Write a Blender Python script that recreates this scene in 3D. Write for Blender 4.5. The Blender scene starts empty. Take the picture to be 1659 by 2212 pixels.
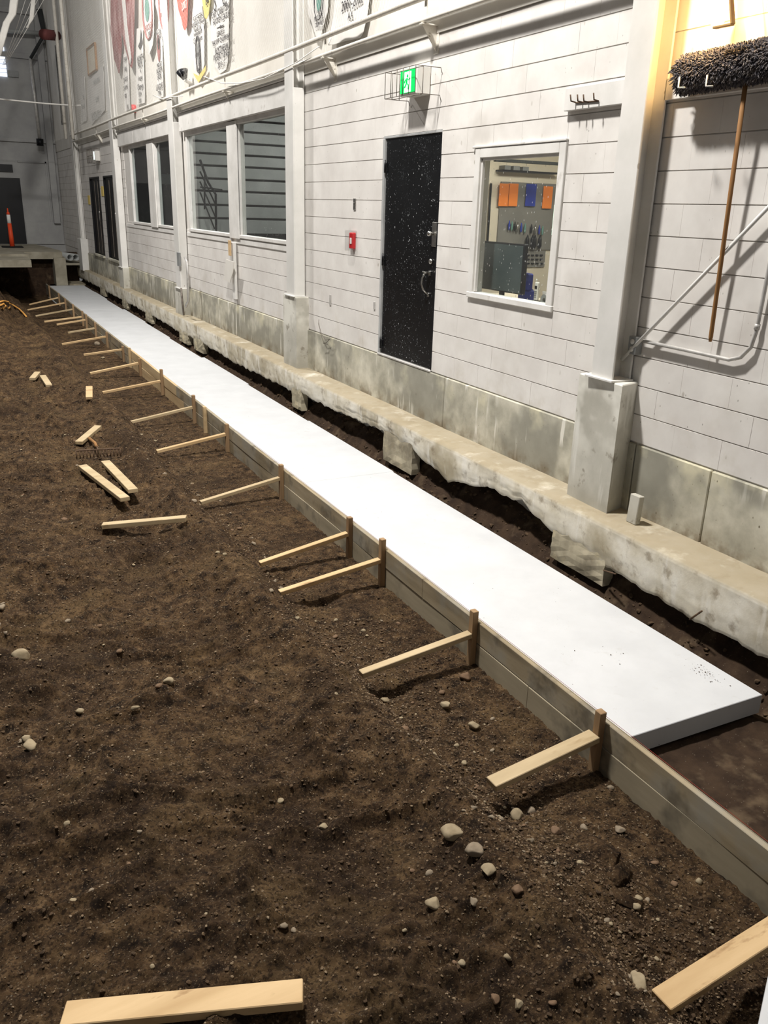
import bpy, math, random
import numpy as np
from mathutils import Vector, Matrix
random.seed(7); rng=np.random.default_rng(7)
S=bpy.context.scene; COL=S.collection
# ---------------------------------------------------------------- camera
CAM=np.array([-4.18,0.0,2.70]); FPX=1810.1
AX=np.array([[0.88809789,-0.13290197,0.44002181],[-0.45879261,-0.31488918,0.83087553],[0.02813311,-0.93977757,-0.34062686]])
cd=bpy.data.cameras.new('camera'); cam=bpy.data.objects.new('camera',cd); COL.objects.link(cam); S.camera=cam
cd.sensor_fit='HORIZONTAL'; cd.sensor_width=36.0; cd.lens=FPX/1659*36.0; cd.clip_start=0.05; cd.clip_end=200
M=Matrix.Identity(4)
for i in range(3):
    M[i][0]=AX[i][0]; M[i][1]=-AX[i][1]; M[i][2]=-AX[i][2]; M[i][3]=CAM[i]
cam.matrix_world=M
# ---------------------------------------------------------------- light
w=bpy.data.worlds.new('world'); S.world=w; w.use_nodes=True
w.node_tree.nodes['Background'].inputs[0].default_value=(1.0,0.98,0.95,1); w.node_tree.nodes['Background'].inputs[1].default_value=0.14
S.view_settings.view_transform='Standard'; S.view_settings.look='None'; S.view_settings.gamma=1; S.view_settings.use_curve_mapping=False
S.view_settings.exposure=0.1
def area(name,loc,sx,sy,power,col=(1,.97,.92),target=None):
    l=bpy.data.lights.new(name,'AREA'); l.shape='RECTANGLE'; l.size=sx; l.size_y=sy; l.energy=power; l.color=col
    o=bpy.data.objects.new(name,l); o.location=loc
    if target is not None:
        o.rotation_euler=(Vector(target)-Vector(loc)).to_track_quat('-Z','Y').to_euler()
    COL.objects.link(o); return o
area('high_bay_lamp',(-3.3,5.6,9.4),0.5,0.5,1180,(1,.965,.92),(-2.2,6.6,0))
area('high_bay_lamp',(-3.3,15.0,9.4),0.5,0.5,900,(1,.965,.92),(-2.2,17.0,0))
# ---------------------------------------------------------------- helpers
def lin(r,g,b):
    f=lambda c:(c/255/12.92 if c/255<=.04045 else ((c/255+.055)/1.055)**2.4)
    return (f(r),f(g),f(b),1)
def ray(px,py): return AX@np.array([px-829.5,py-1106.,FPX])
def A(px,py,x=None,y=None,z=None):          # the point of the place seen at px,py that lies on the plane x=, y= or z=
    q=ray(px,py)
    t=(x-CAM[0])/q[0] if x is not None else (y-CAM[1])/q[1] if y is not None else (z-CAM[2])/q[2]
    return Vector(CAM+t*q)
class MB:
    def __init__(s): s.v=[]; s.f=[]; s.sm=[]
    def add(s,vs,fs,smooth=False):
        n=len(s.v); s.v+= [tuple(v) for v in vs]; s.f+=[tuple(i+n for i in f) for f in fs]; s.sm+=[smooth]*len(fs); return s
    def box(s,x0,x1,y0,y1,z0,z1,b=0):
        if x0>x1:x0,x1=x1,x0
        if y0>y1:y0,y1=y1,y0
        if z0>z1:z0,z1=z1,z0
        return s.obox(Vector(((x0+x1)/2,(y0+y1)/2,(z0+z1)/2)),Vector((1,0,0)),Vector((0,1,0)),Vector((0,0,1)),x1-x0,y1-y0,z1-z0,b)
    def obox(s,c,ax,ay,az,lx,ly,lz,b=0):
        hx,hy,hz=lx/2,ly/2,lz/2; b=min(b,hx*.9,hy*.9,hz*.9)
        P=lambda x,y,z:c+ax*x+ay*y+az*z
        if b<=0:
            v=[P(x,y,z) for z in(-hz,hz) for y in(-hy,hy) for x in(-hx,hx)]
            return s.add(v,[(0,2,3,1),(4,5,7,6),(0,1,5,4),(2,6,7,3),(0,4,6,2),(1,3,7,5)])
        v=[];idx={}
        for sx in(-1,1):
            for sy in(-1,1):
                for sz in(-1,1):
                    for k in range(3):
                        d=[hx-b,hy-b,hz-b]; d[k]=[hx,hy,hz][k]
                        idx[(sx,sy,sz,k)]=len(v); v.append(P(sx*d[0],sy*d[1],sz*d[2]))
        f=[]
        for k in range(3):
            i,j=[a for a in range(3) if a!=k]
            for sg in(-1,1):
                q=[]
                for a,bb in((-1,-1),(1,-1),(1,1),(-1,1)):
                    t=[0,0,0]; t[k]=sg;t[i]=a;t[j]=bb; q.append(idx[(t[0],t[1],t[2],k)])
                if (sg>0)!=(k!=1): q=q[::-1]
                f.append(tuple(q))
        for k in range(3):      # edges along axis k
            i,j=[a for a in range(3) if a!=k]
            for a in(-1,1):
                for bb in(-1,1):
                    t0=[0,0,0];t1=[0,0,0]; t0[k]=-1;t1[k]=1
                    for t in(t0,t1): t[i]=a;t[j]=bb
                    q=(idx[(*t0,i)],idx[(*t1,i)],idx[(*t1,j)],idx[(*t0,j)])
                    f.append(q)
        for sx in(-1,1):
            for sy in(-1,1):
                for sz in(-1,1): f.append(tuple(idx[(sx,sy,sz,k)] for k in range(3)))
        return s.add(v,f)
    def beam(s,p0,p1,w,h,up=(0,0,1),b=0.003):
        p0=Vector(p0);p1=Vector(p1); d=(p1-p0); L=d.length; d.normalize(); up=Vector(up)
        side=d.cross(up).normalized(); up2=side.cross(d).normalized()
        return s.obox((p0+p1)/2,d,side,up2,L,w,h,b)
    def tube(s,pts,r,n=8,cap=True,rs=None):
        pts=[Vector(p) for p in pts]; m=len(pts); ring=[]; up=None
        for i,p in enumerate(pts):
            d=(pts[min(i+1,m-1)]-pts[max(i-1,0)]).normalized()
            if up is None: up=Vector((0,0,1)) if abs(d.z)<.9 else Vector((1,0,0))
            a=d.cross(up).normalized(); up=a.cross(d).normalized(); rr=rs[i] if rs else r
            ring.append([p+a*math.cos(t*2*math.pi/n)*rr+up*math.sin(t*2*math.pi/n)*rr for t in range(n)])
        v=[q for g in ring for q in g]; f=[]
        for i in range(m-1):
            for k in range(n): f.append((i*n+k,i*n+(k+1)%n,(i+1)*n+(k+1)%n,(i+1)*n+k))
        if cap: f+= [tuple(range(n))[::-1],tuple((m-1)*n+k for k in range(n))]
        return s.add(v,f,True)
    def sheet(s,poly,nrm,t):        # flat polygon with thickness
        nrm=Vector(nrm); n=len(poly); a=[Vector(p) for p in poly]; b=[p-nrm*t for p in a]
        return s.add(a+b,[tuple(range(n)),tuple(range(2*n-1,n-1,-1))]+[(i,n+i,n+(i+1)%n,(i+1)%n) for i in range(n)])
    def rock(s,c,r,sq=(1,1,.7),seed=0,sub=2):
        v,f=rock_data(sub,seed); rot=Matrix.Rotation(seed*1.7,3,'Z')
        return s.add([Vector(c)+rot@Vector((p[0]*r*sq[0],p[1]*r*sq[1],p[2]*r*sq[2])) for p in v],f,True)
ico={}
def rock_data(sub,seed):
    if sub not in ico:
        import bmesh
        bm=bmesh.new(); bmesh.ops.create_icosphere(bm,subdivisions=sub,radius=1); bm.verts.index_update()
        ico[sub]=([v.co.copy() for v in bm.verts],[tuple(q.index for q in g.verts) for g in bm.faces]); bm.free()
    v,f=ico[sub]; r=random.Random(seed); ds=[]
    for k in range(12):
        d=Vector((r.gauss(0,1),r.gauss(0,1),r.gauss(0,1))).normalized(); ds.append((d,r.uniform(.50,.86)))
    out=[]
    for p in v:
        q=p.copy()
        for d,h in ds:
            e=q.dot(d)
            if e>h: q-=d*(e-h)*.95
        out.append(q*(1+.03*math.sin(9*p.x+seed)*math.cos(8*p.y)))
    return out,f
ORG={}
def obj(name,mb,mat,parent=None,label=None,cat=None,group=None,kind=None,org=None):
    """one mesh object; a top-level one gets its origin at the base of its bounding box"""
    V=np.array(mb.v,dtype=np.float64).reshape(-1,3)
    if parent is not None: o0=ORG[parent.name]
    elif org is not None: o0=np.array(org,float)
    else: o0=np.array([(V[:,0].min()+V[:,0].max())/2,(V[:,1].min()+V[:,1].max())/2,V[:,2].min()])
    me=bpy.data.meshes.new(name); me.from_pydata([tuple(p) for p in (V-o0)],[],mb.f)
    me.polygons.foreach_set('use_smooth',[bool(x) for x in mb.sm]); me.materials.append(mat); me.update()
    o=bpy.data.objects.new(name,me); COL.objects.link(o)
    if parent is not None: o.parent=parent
    else: o.location=o0
    ORG[o.name]=o0
    return tag(o,label,cat,group,kind)
def tag(o,label=None,cat=None,group=None,kind=None):
    if label:o['label']=label
    if cat:o['category']=cat
    if group:o['group']=group
    if kind:o['kind']=kind
    return o
def thing(name,loc,label=None,cat=None,group=None,kind=None):
    o=bpy.data.objects.new(name,None); o.empty_display_size=.1; COL.objects.link(o); o.location=loc; ORG[o.name]=np.array(loc,float)
    return tag(o,label,cat,group,kind)
def text(name,s,size,mat,parent,pos,right,up,align='CENTER',sx=1.0,ext=.001,label=None):
    c=bpy.data.curves.new('t','FONT'); c.body=s; c.size=size; c.align_x=align; c.align_y='CENTER'; c.resolution_u=2; c.extrude=ext
    o=bpy.data.objects.new('t',c); me=bpy.data.meshes.new_from_object(o)
    r=Vector(right).normalized();u=Vector(up).normalized();n=r.cross(u)
    mb=MB(); mb.add([Vector(pos)+r*(v.co.x*sx)+u*v.co.y+n*v.co.z for v in me.vertices],[tuple(p.vertices) for p in me.polygons])
    bpy.data.objects.remove(o); bpy.data.meshes.remove(me); bpy.data.curves.remove(c)
    return obj(name,mb,mat,parent,label)
# ---------------------------------------------------------------- materials
def mat(name,cols,scale=4,rough=.8,bump=0,bscale=None,stretch=(1,1,1),spots=(),metal=0,detail=6,coord='pos',emit=None,alpha=None,trans=0,spec=.3,pos=(.35,.65),bump2=None):
    m=bpy.data.materials.new(name); m.use_nodes=True; nt=m.node_tree; N=nt.nodes; L=nt.links; bs=N['Principled BSDF']
    def nd(t,**k):
        n=N.new(t)
        for a,b in k.items(): setattr(n,a,b)
        return n
    if coord=='pos': src=nd('ShaderNodeNewGeometry').outputs['Position']
    else: src=nd('ShaderNodeTexCoord').outputs['Object']
    def mapped(st):
        mp=nd('ShaderNodeMapping'); mp.inputs['Scale'].default_value=st; L.new(src,mp.inputs['Vector']); return mp.outputs[0]
    def noise(sc,st,det=detail,ro=.6):
        n=nd('ShaderNodeTexNoise'); n.inputs['Scale'].default_value=sc; n.inputs['Detail'].default_value=det; n.inputs['Roughness'].default_value=ro
        L.new(mapped(st),n.inputs['Vector']); return n.outputs['Fac']
    cols=[c if len(c)==4 else lin(*c) for c in cols]
    rp=nd('ShaderNodeValToRGB'); L.new(noise(scale,stretch),rp.inputs[0]); cr=rp.color_ramp
    cr.elements[0].position=pos[0]; cr.elements[0].color=cols[0]; cr.elements[1].position=pos[1]; cr.elements[1].color=cols[-1]
    for i,c in enumerate(cols[1:-1]):
        e=cr.elements.new(pos[0]+(pos[1]-pos[0])*(i+1)/(len(cols)-1)); e.color=c
    out=rp.outputs[0]
    for sp in spots:      # dict: col, type 'noise'/'voro', scale, lo, hi, st, gate
        c=sp['col']; c=c if len(c)==4 else lin(*c)
        if sp.get('type','noise')=='noise': fac=noise(sp['scale'],sp.get('st',(1,1,1)),sp.get('det',4))
        else:
            v=nd('ShaderNodeTexVoronoi'); v.inputs['Scale'].default_value=sp['scale']; L.new(mapped(sp.get('st',(1,1,1))),v.inputs['Vector'])
            sep=nd('ShaderNodeSeparateColor'); L.new(v.outputs['Color'],sep.inputs[0])
            mu=nd('ShaderNodeMath',operation='MULTIPLY'); L.new(sep.outputs[0],mu.inputs[0]); mu.inputs[1].default_value=sp.get('var',.35)
            sb=nd('ShaderNodeMath',operation='SUBTRACT'); L.new(mu.outputs[0],sb.inputs[0]); L.new(v.outputs['Distance'],sb.inputs[1]); fac=sb.outputs[0]
        mr=nd('ShaderNodeMapRange'); L.new(fac,mr.inputs[0]); mr.inputs[1].default_value=sp['lo']; mr.inputs[2].default_value=sp['hi']; mr.inputs[3].default_value=0; mr.inputs[4].default_value=sp.get('amt',1)
        fo=mr.outputs[0]
        g=sp.get('gate')
        if g:
            m2=nd('ShaderNodeMapRange'); L.new(noise(g[0],g[3] if len(g)>3 else (1,1,1),3),m2.inputs[0]); m2.inputs[1].default_value=g[1]; m2.inputs[2].default_value=g[2]
            mm=nd('ShaderNodeMath',operation='MULTIPLY'); L.new(fo,mm.inputs[0]); L.new(m2.outputs[0],mm.inputs[1]); fo=mm.outputs[0]
        zr=sp.get('z')
        if zr:
            sx=nd('ShaderNodeSeparateXYZ'); L.new(src,sx.inputs[0]); m3=nd('ShaderNodeMapRange'); L.new(sx.outputs[zr[0]],m3.inputs[0]); m3.inputs[1].default_value=zr[1]; m3.inputs[2].default_value=zr[2]
            mm=nd('ShaderNodeMath',operation='MULTIPLY'); L.new(fo,mm.inputs[0]); L.new(m3.outputs[0],mm.inputs[1]); fo=mm.outputs[0]
        mx=nd('ShaderNodeMix',data_type='RGBA'); L.new(fo,mx.inputs[0]); L.new(out,mx.inputs[6]); mx.inputs[7].default_value=c; out=mx.outputs[2]
    L.new(out,bs.inputs['Base Color']); bs.inputs['Roughness'].default_value=rough; bs.inputs['Metallic'].default_value=metal
    bs.inputs['Specular IOR Level'].default_value=spec
    if trans: bs.inputs['Transmission Weight'].default_value=trans
    if bump:
        b=nd('ShaderNodeBump'); b.inputs['Strength'].default_value=min(1,bump*50 if bump<.02 else 1); b.inputs['Distance'].default_value=bump
        L.new(noise(bscale or scale*4,stretch,8,.7),b.inputs['Height'])
        if bump2:
            b2=nd('ShaderNodeBump'); b2.inputs['Strength'].default_value=1; b2.inputs['Distance'].default_value=bump2[0]; L.new(noise(bump2[1],(1,1,1),6,.75),b2.inputs['Height']); L.new(b.outputs[0],b2.inputs['Normal']); b=b2
        L.new(b.outputs[0],bs.inputs['Normal'])
    if emit: bs.inputs['Emission Color'].default_value=emit[0] if len(emit[0])==4 else lin(*emit[0]); bs.inputs['Emission Strength'].default_value=emit[1]
    return m
def glass_mat(name,tint=(.9,.95,.95,1),refl=.12,dirt=.0):
    m=bpy.data.materials.new(name); m.use_nodes=True; nt=m.node_tree; N=nt.nodes; L=nt.links; N.remove(N['Principled BSDF']); out=N['Material Output']
    t=N.new('ShaderNodeBsdfTransparent'); t.inputs[0].default_value=tint; g=N.new('ShaderNodeBsdfGlossy'); g.inputs[1].default_value=.04
    fr=N.new('ShaderNodeFresnel'); fr.inputs[0].default_value=1.45; mx=N.new('ShaderNodeMixShader'); ge=N.new('ShaderNodeNewGeometry'); sb=N.new('ShaderNodeMath'); sb.operation='SUBTRACT'; sb.inputs[0].default_value=1; L.new(ge.outputs['Backfacing'],sb.inputs[1]); ml=N.new('ShaderNodeMath'); ml.operation='MULTIPLY'; L.new(fr.outputs[0],ml.inputs[0]); L.new(sb.outputs[0],ml.inputs[1]); L.new(ml.outputs[0],mx.inputs[0]); L.new(t.outputs[0],mx.inputs[1]); L.new(g.outputs[0],mx.inputs[2])
    res=mx.outputs[0]
    if dirt:
        d=N.new('ShaderNodeBsdfDiffuse'); d.inputs[0].default_value=(.8,.8,.78,1)
        geo=N.new('ShaderNodeNewGeometry'); mp=N.new('ShaderNodeMapping'); mp.inputs['Scale'].default_value=(1,1,.35); L.new(geo.outputs['Position'],mp.inputs[0])
        v=N.new('ShaderNodeTexVoronoi'); v.inputs['Scale'].default_value=34; L.new(mp.outputs[0],v.inputs['Vector'])
        mr=N.new('ShaderNodeMapRange'); L.new(v.outputs['Distance'],mr.inputs[0]); mr.inputs[1].default_value=.12; mr.inputs[2].default_value=.07; mr.inputs[3].default_value=0.015; mr.inputs[4].default_value=dirt
        m2=N.new('ShaderNodeMixShader'); L.new(mr.outputs[0],m2.inputs[0]); L.new(res,m2.inputs[1]); L.new(d.outputs[0],m2.inputs[2]); res=m2.outputs[0]
    L.new(res,out.inputs[0]); return m
WHT=(214,211,206)
grime=[dict(col=(150,142,128),scale=1.3,lo=.56,hi=.8,amt=.35),dict(col=(120,108,90),type='voro',scale=9,var=.12,lo=.0,hi=.05,st=(1,1,.6),gate=(1.6,.48,.6),amt=.6)]
m_block=mat('painted_block',[(208,204,199),(222,219,214)],scale=2.5,rough=.6,bump=.0016,bscale=90,spots=grime+[dict(col=(170,160,140),scale=3,lo=.5,hi=.75,amt=.5,z=(2,1.75,1.2)),dict(col=(90,84,74),type='voro',scale=30,var=.11,lo=.0,hi=.03,st=(1,1,.5),gate=(.9,.5,.62),amt=.7)])
m_joint=mat('painted_mortar',[(206,202,196),(214,211,206)],scale=6,rough=.8)
m_panel=mat('painted_panel',[(212,208,200),(224,221,214)],scale=1.2,rough=.55,spots=[dict(col=(165,158,146),scale=.9,lo=.55,hi=.8,amt=.4)])
m_trim=mat('white_trim_paint',[(205,203,198),(224,222,218)],scale=3,rough=.5,bump=.0006,spots=[dict(col=(140,132,118),scale=6,lo=.62,hi=.75,amt=.5)])
m_steel=mat('white_steel_paint',[(206,205,200),(222,220,216)],scale=2,rough=.45,spots=[dict(col=(130,120,105),type='voro',scale=12,var=.14,lo=0,hi=.03,st=(1,1,.5),gate=(2,.5,.6),amt=.7)])
m_farwall=mat('grey_far_wall',[(150,150,150),(168,168,166)],scale=1.5,rough=.7)
m_pipe=mat('painted_pipe',[(205,200,190),(222,218,208)],scale=8,rough=.5,spots=[dict(col=(110,98,80),scale=30,lo=.62,hi=.7,amt=.8)])
m_fnd=mat('foundation_concrete',[(150,147,133),(180,176,160),(206,202,186)],scale=2.6,rough=.85,bump=.002,bscale=40,
  spots=[dict(col=(134,132,121),scale=.9,lo=.46,hi=.54,amt=.75),dict(col=(96,86,66),type='voro',scale=28,var=.20,lo=.0,hi=.05,st=(1,1,.6),gate=(2.1,.46,.6),amt=.8),dict(col=(214,208,180),scale=2.1,lo=.52,hi=.66,amt=.9,z=(2,.95,1.2)),
         dict(col=(222,219,208),scale=11,lo=.56,hi=.62,st=(1,1,.10),gate=(1.5,.48,.58),amt=.9),dict(col=(84,74,54),type='voro',scale=16,var=.16,lo=.0,hi=.05,st=(1,1,.7),gate=(2.5,.52,.6),amt=.85),
         dict(col=(112,96,72),scale=5,lo=.45,hi=.62,amt=.8,z=(2,.86,.72))])
m_ledge=mat('ledge_concrete',[(186,177,156),(210,203,186),(222,217,204)],scale=3.0,rough=.9,bump=.006,bscale=22,
  spots=[dict(col=(150,138,112),scale=1.6,lo=.5,hi=.64,amt=.7),dict(col=(226,222,212),scale=8,lo=.57,hi=.66,st=(1,1,.15),amt=.6),
         dict(col=(116,100,76),scale=7,lo=.56,hi=.68,amt=.6),dict(col=(150,138,114),scale=4,lo=.2,hi=.45,amt=.85,z=(2,.69,.715)),dict(col=(104,90,68),scale=6,lo=.48,hi=.66,amt=.9,z=(2,.5,.38))])
m_pier=mat('pier_concrete',[(140,132,112),(186,176,152)],scale=4,rough=.9,bump=.004,bscale=30,spots=[dict(col=(205,192,160),scale=6,lo=.56,hi=.66),dict(col=(96,88,74),scale=3,lo=.52,hi=.66,amt=.7)])
dirtspots=[dict(col=(150,138,118),type='voro',scale=75,var=.26,lo=.0,hi=.04,amt=.75),dict(col=(172,160,140),type='voro',scale=23,var=.11,lo=.0,hi=.02,amt=.9),dict(col=(48,36,26),scale=1.4,lo=.5,hi=.66,amt=.75),dict(col=(118,96,66),scale=2.6,lo=.52,hi=.7,amt=.4),dict(col=(28,20,15),scale=70,lo=.50,hi=.60,amt=.7),dict(col=(128,106,80),scale=95,lo=.58,hi=.66,amt=.6)]
m_dirt=mat('brown_gravelly_dirt',[(36,27,19),(70,54,38),(85,66,46),(110,88,63)],scale=12,rough=.95,bump=.016,bscale=28,spots=dirtspots,detail=12,spec=.12,bump2=(.007,130),pos=(.36,.66))
m_bed=mat('shade_toned_trench_soil',[(46,35,27),(64,50,38)],scale=9,rough=.95,bump=.012,bscale=30,spots=[dict(col=(130,120,105),type='voro',scale=60,var=.16,lo=0,hi=.03,amt=.7),dict(col=(110,94,74),scale=4,lo=.56,hi=.68,amt=.5)],spec=.15)  # shade under the ledge is put into this darker soil colour
m_clod=mat('dark_soil_clod',[(44,33,24),(62,48,35)],scale=14,rough=.95,bump=.01,bscale=50,spec=.15)
m_foam=mat('white_rigid_foam',[(194,196,198),(202,204,206)],scale=3,rough=.55,spots=[dict(col=(120,112,104),type='voro',scale=110,var=.2,lo=.0,hi=.05,gate=(5,.60,.68),amt=.75),dict(col=(170,168,164),scale=9,lo=.62,hi=.72,amt=.35,gate=(1.1,.5,.6)),dict(col=(60,50,42),type='voro',scale=14,var=.06,lo=.0,hi=.01,amt=.9)])
m_foamside=m_foam
def wood(name,cols,st,k=1,spots=()): return mat(name,cols,scale=9*k,rough=.75,bump=.0012,stretch=st,spots=list(spots)+[dict(col=(96,66,38),type='voro',scale=3.2,var=.1,lo=0,hi=.03,amt=.6)],pos=(.3,.7))
form_sp=[dict(col=(150,148,138),scale=2.3,lo=.45,hi=.65,amt=.7),dict(col=(92,84,70),scale=3.6,lo=.55,hi=.68,amt=.7)]
m_form=wood('weathered_form_board',[(124,112,90),(152,138,112),(172,158,132)],(1,.12,1),1,form_sp)
m_form_new=wood('newer_form_board',[(176,150,112),(204,180,140)],(1,.12,1))
m_form_low=wood('cement_stained_form_board',[(144,134,112),(170,158,134)],(1,.12,1),1,[dict(col=(84,80,70),scale=3,lo=.5,hi=.65,amt=.7)])
m_stake=wood('brown_stake_wood',[(132,106,78),(166,138,104)],(1,1,.1))
m_brace=wood('pale_brace_wood',[(184,154,112),(208,180,138)],(.12,1,1),1,[dict(col=(150,118,80),scale=20,lo=.6,hi=.7,st=(.3,1,1),amt=.7)])
m_brace2=wood('dusty_brace_wood',[(166,147,114),(192,172,138)],(.12,1,1),1,[dict(col=(150,128,92),scale=14,lo=.58,hi=.7,st=(.3,1,1),amt=.7)])
m_black=mat('spattered_black_door',[(9,10,12),(15,16,18)],scale=3,rough=.38,bump=.0004,bscale=60,spots=[
   dict(col=(215,218,220),type='voro',scale=36,var=.36,lo=.0,hi=.03,st=(1,1,.5),gate=(2.6,.46,.54,(1,1,.45)),amt=1),
   dict(col=(150,155,158),type='voro',scale=55,var=.30,lo=.0,hi=.04,st=(1,1,.5),gate=(1.2,.36,.55),amt=.9),
   dict(col=(120,124,128),type='voro',scale=90,var=.30,lo=.0,hi=.05,st=(1,1,.4),gate=(2.9,.54,.66,(1,1,.6)),amt=.6)])
m_dark=mat('black_paint',[(12,13,16),(20,21,25)],scale=3,rough=.4)
m_greyframe=mat('grey_door_frame',[(150,152,152),(170,171,170)],scale=4,rough=.5)
m_chrome=mat('brushed_steel',[(170,168,162),(200,198,194)],scale=20,rough=.3,metal=1)
m_wire=mat('dull_wire',[(92,86,80),(120,112,104)],scale=20,rough=.5,metal=.4)
m_galv=mat('galvanised_conduit',[(176,174,170),(202,200,196)],scale=12,rough=.4,metal=.3)
m_glass=glass_mat('window_glass',(.93,.95,.94,1),dirt=.45)
m_glass2=glass_mat('dark_window_glass',(.75,.8,.8,1),dirt=.35)
m_green=mat('lit_green_sign',[(0,170,70),(0,180,78)],scale=1,rough=.4,emit=((0,190,80),1.1))
m_litw=mat('lit_white_panel',[(235,255,240),(240,255,245)],scale=1,rough=.4,emit=((225,255,235),1.6))
m_red=mat('red_plastic',[(178,28,34),(196,40,44)],scale=3,rough=.35)
m_clear=glass_mat('clear_cover',(.92,.92,.92,1))
m_plastic=mat('off_white_plastic',[(206,204,198),(220,218,212)],scale=3,rough=.4)
m_greyp=mat('grey_plastic',[(120,122,122),(140,142,142)],scale=3,rough=.4)
m_ink=mat('dark_lettering',[(56,54,58),(70,68,72)],scale=3,rough=.8)
m_inkred=mat('dull_red_lettering',[(150,90,90),(165,110,105)],scale=3,rough=.8)
m_banW=mat('white_banner_cloth',[(214,212,208),(226,224,220)],scale=1.5,rough=.7)
m_banR=mat('red_banner_cloth',[(112,38,42),(138,58,60)],scale=1.5,rough=.7,spots=[dict(col=(196,160,158),scale=5,lo=.52,hi=.6,st=(1,1,.3),amt=.5)])
m_banPk=mat('salmon_banner_cloth',[(184,92,80),(196,108,96)],scale=1.5,rough=.7)
m_banY=mat('yellow_banner_cloth',[(206,192,110),(216,204,130)],scale=1.5,rough=.7)
m_gold=mat('gold_cloth',[(214,188,104),(222,198,118)],scale=2,rough=.7)
m_teal=mat('teal_emblem',[(96,142,130),(110,152,140)],scale=3,rough=.8)
m_mop=mat('charcoal_yarn',[(66,64,70),(98,94,96),(128,120,114)],scale=30,rough=.95,coord='obj')
m_handle=wood('worn_mop_handle',[(120,84,48),(160,118,72)],(1,1,.12))
m_lampglow=mat('glowing_lamp',[(255,200,110),(255,210,130)],scale=1,emit=((255,190,96),30))
m_lampcage=mat('lamp_bracket',[(190,150,96),(200,160,104)],scale=5,rough=.6)
m_orange=mat('orange_paper',[(236,128,40),(240,138,52)],scale=2,rough=.7)
m_blue=mat('blue_cloth',[(30,48,140),(40,60,160)],scale=5,rough=.7)
m_peg=mat('grey_pegboard',[(120,118,112),(130,128,122)],scale=3,rough=.7)
m_cream=mat('cream_office_wall',[(210,200,180),(222,212,192)],scale=1.5,rough=.7)
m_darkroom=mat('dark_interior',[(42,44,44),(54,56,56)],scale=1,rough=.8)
m_lobby=mat('lobby_board',[(160,162,158),(180,181,177)],scale=2,rough=.6)
m_orangeP=mat('orange_plastic',[(222,70,34),(230,84,44)],scale=3,rough=.5)
m_rubber=mat('black_rubber',[(20,20,20),(30,30,30)],scale=3,rough=.8)
m_pvc=mat('grey_pvc',[(150,152,150),(170,172,170)],scale=3,rough=.5)
m_slab=mat('slab_concrete',[(134,128,112),(160,154,138)],scale=3,rough=.9,bump=.004,bscale=20)
m_cord=mat('yellow_cord',[(196,140,66),(210,156,84)],scale=5,rough=.7)
m_net=mat('white_net_cord',[(222,220,214),(230,228,222)],scale=5,rough=.8)
m_string=mat('red_string',[(120,48,34),(140,60,42)],scale=5,rough=.8)
m_rust=mat('rusty_steel',[(72,56,44),(100,78,58)],scale=30,rough=.8)
m_stone=[mat('tan_stone',[(128,114,90),(158,144,118)],scale=14,rough=.85,bump=.003,bscale=60,coord='obj'),
         mat('grey_stone',[(112,100,84),(146,132,112)],scale=14,rough=.85,bump=.003,bscale=60,coord='obj'),
         mat('brown_stone',[(92,72,54),(124,100,78)],scale=14,rough=.85,bump=.003,bscale=60,coord='obj')]
m_day=mat('daylight_louvre',[(220,228,240),(230,236,245)],scale=1,emit=((220,230,250),1.4))
m_ceillamp=mat('ceiling_lamp_lens',[(250,250,245),(252,252,250)],scale=1,emit=((255,250,240),6))

# ---------------------------------------------------------------- noise fields
LAT={}
def vnoise(x,y,seed):
    if seed not in LAT: LAT[seed]=np.random.default_rng(seed).random((256,256))*2-1
    T=LAT[seed]; xi=np.floor(x).astype(int); yi=np.floor(y).astype(int); fx=x-xi; fy=y-yi
    fx=fx*fx*(3-2*fx); fy=fy*fy*(3-2*fy); a=T[xi&255,yi&255];b=T[(xi+1)&255,yi&255];c=T[xi&255,(yi+1)&255];d=T[(xi+1)&255,(yi+1)&255]
    return a+(b-a)*fx+(c-a)*fy+(a-b-c+d)*fx*fy
def fbm(x,y,s,oct=4,seed=1,g=.5):
    r=0;a=1;t=0
    for i in range(oct):
        r=r+a*vnoise(x/s+17.3*i,y/s-9.1*i,seed+i); t+=a; a*=g; s*=.5
    return r/t
def sst(a,b,x): t=np.clip((x-a)/(b-a),0,1); return t*t*(3-2*t)
def XF(y): return -1.43+.0095*(y-2.5)
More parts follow.
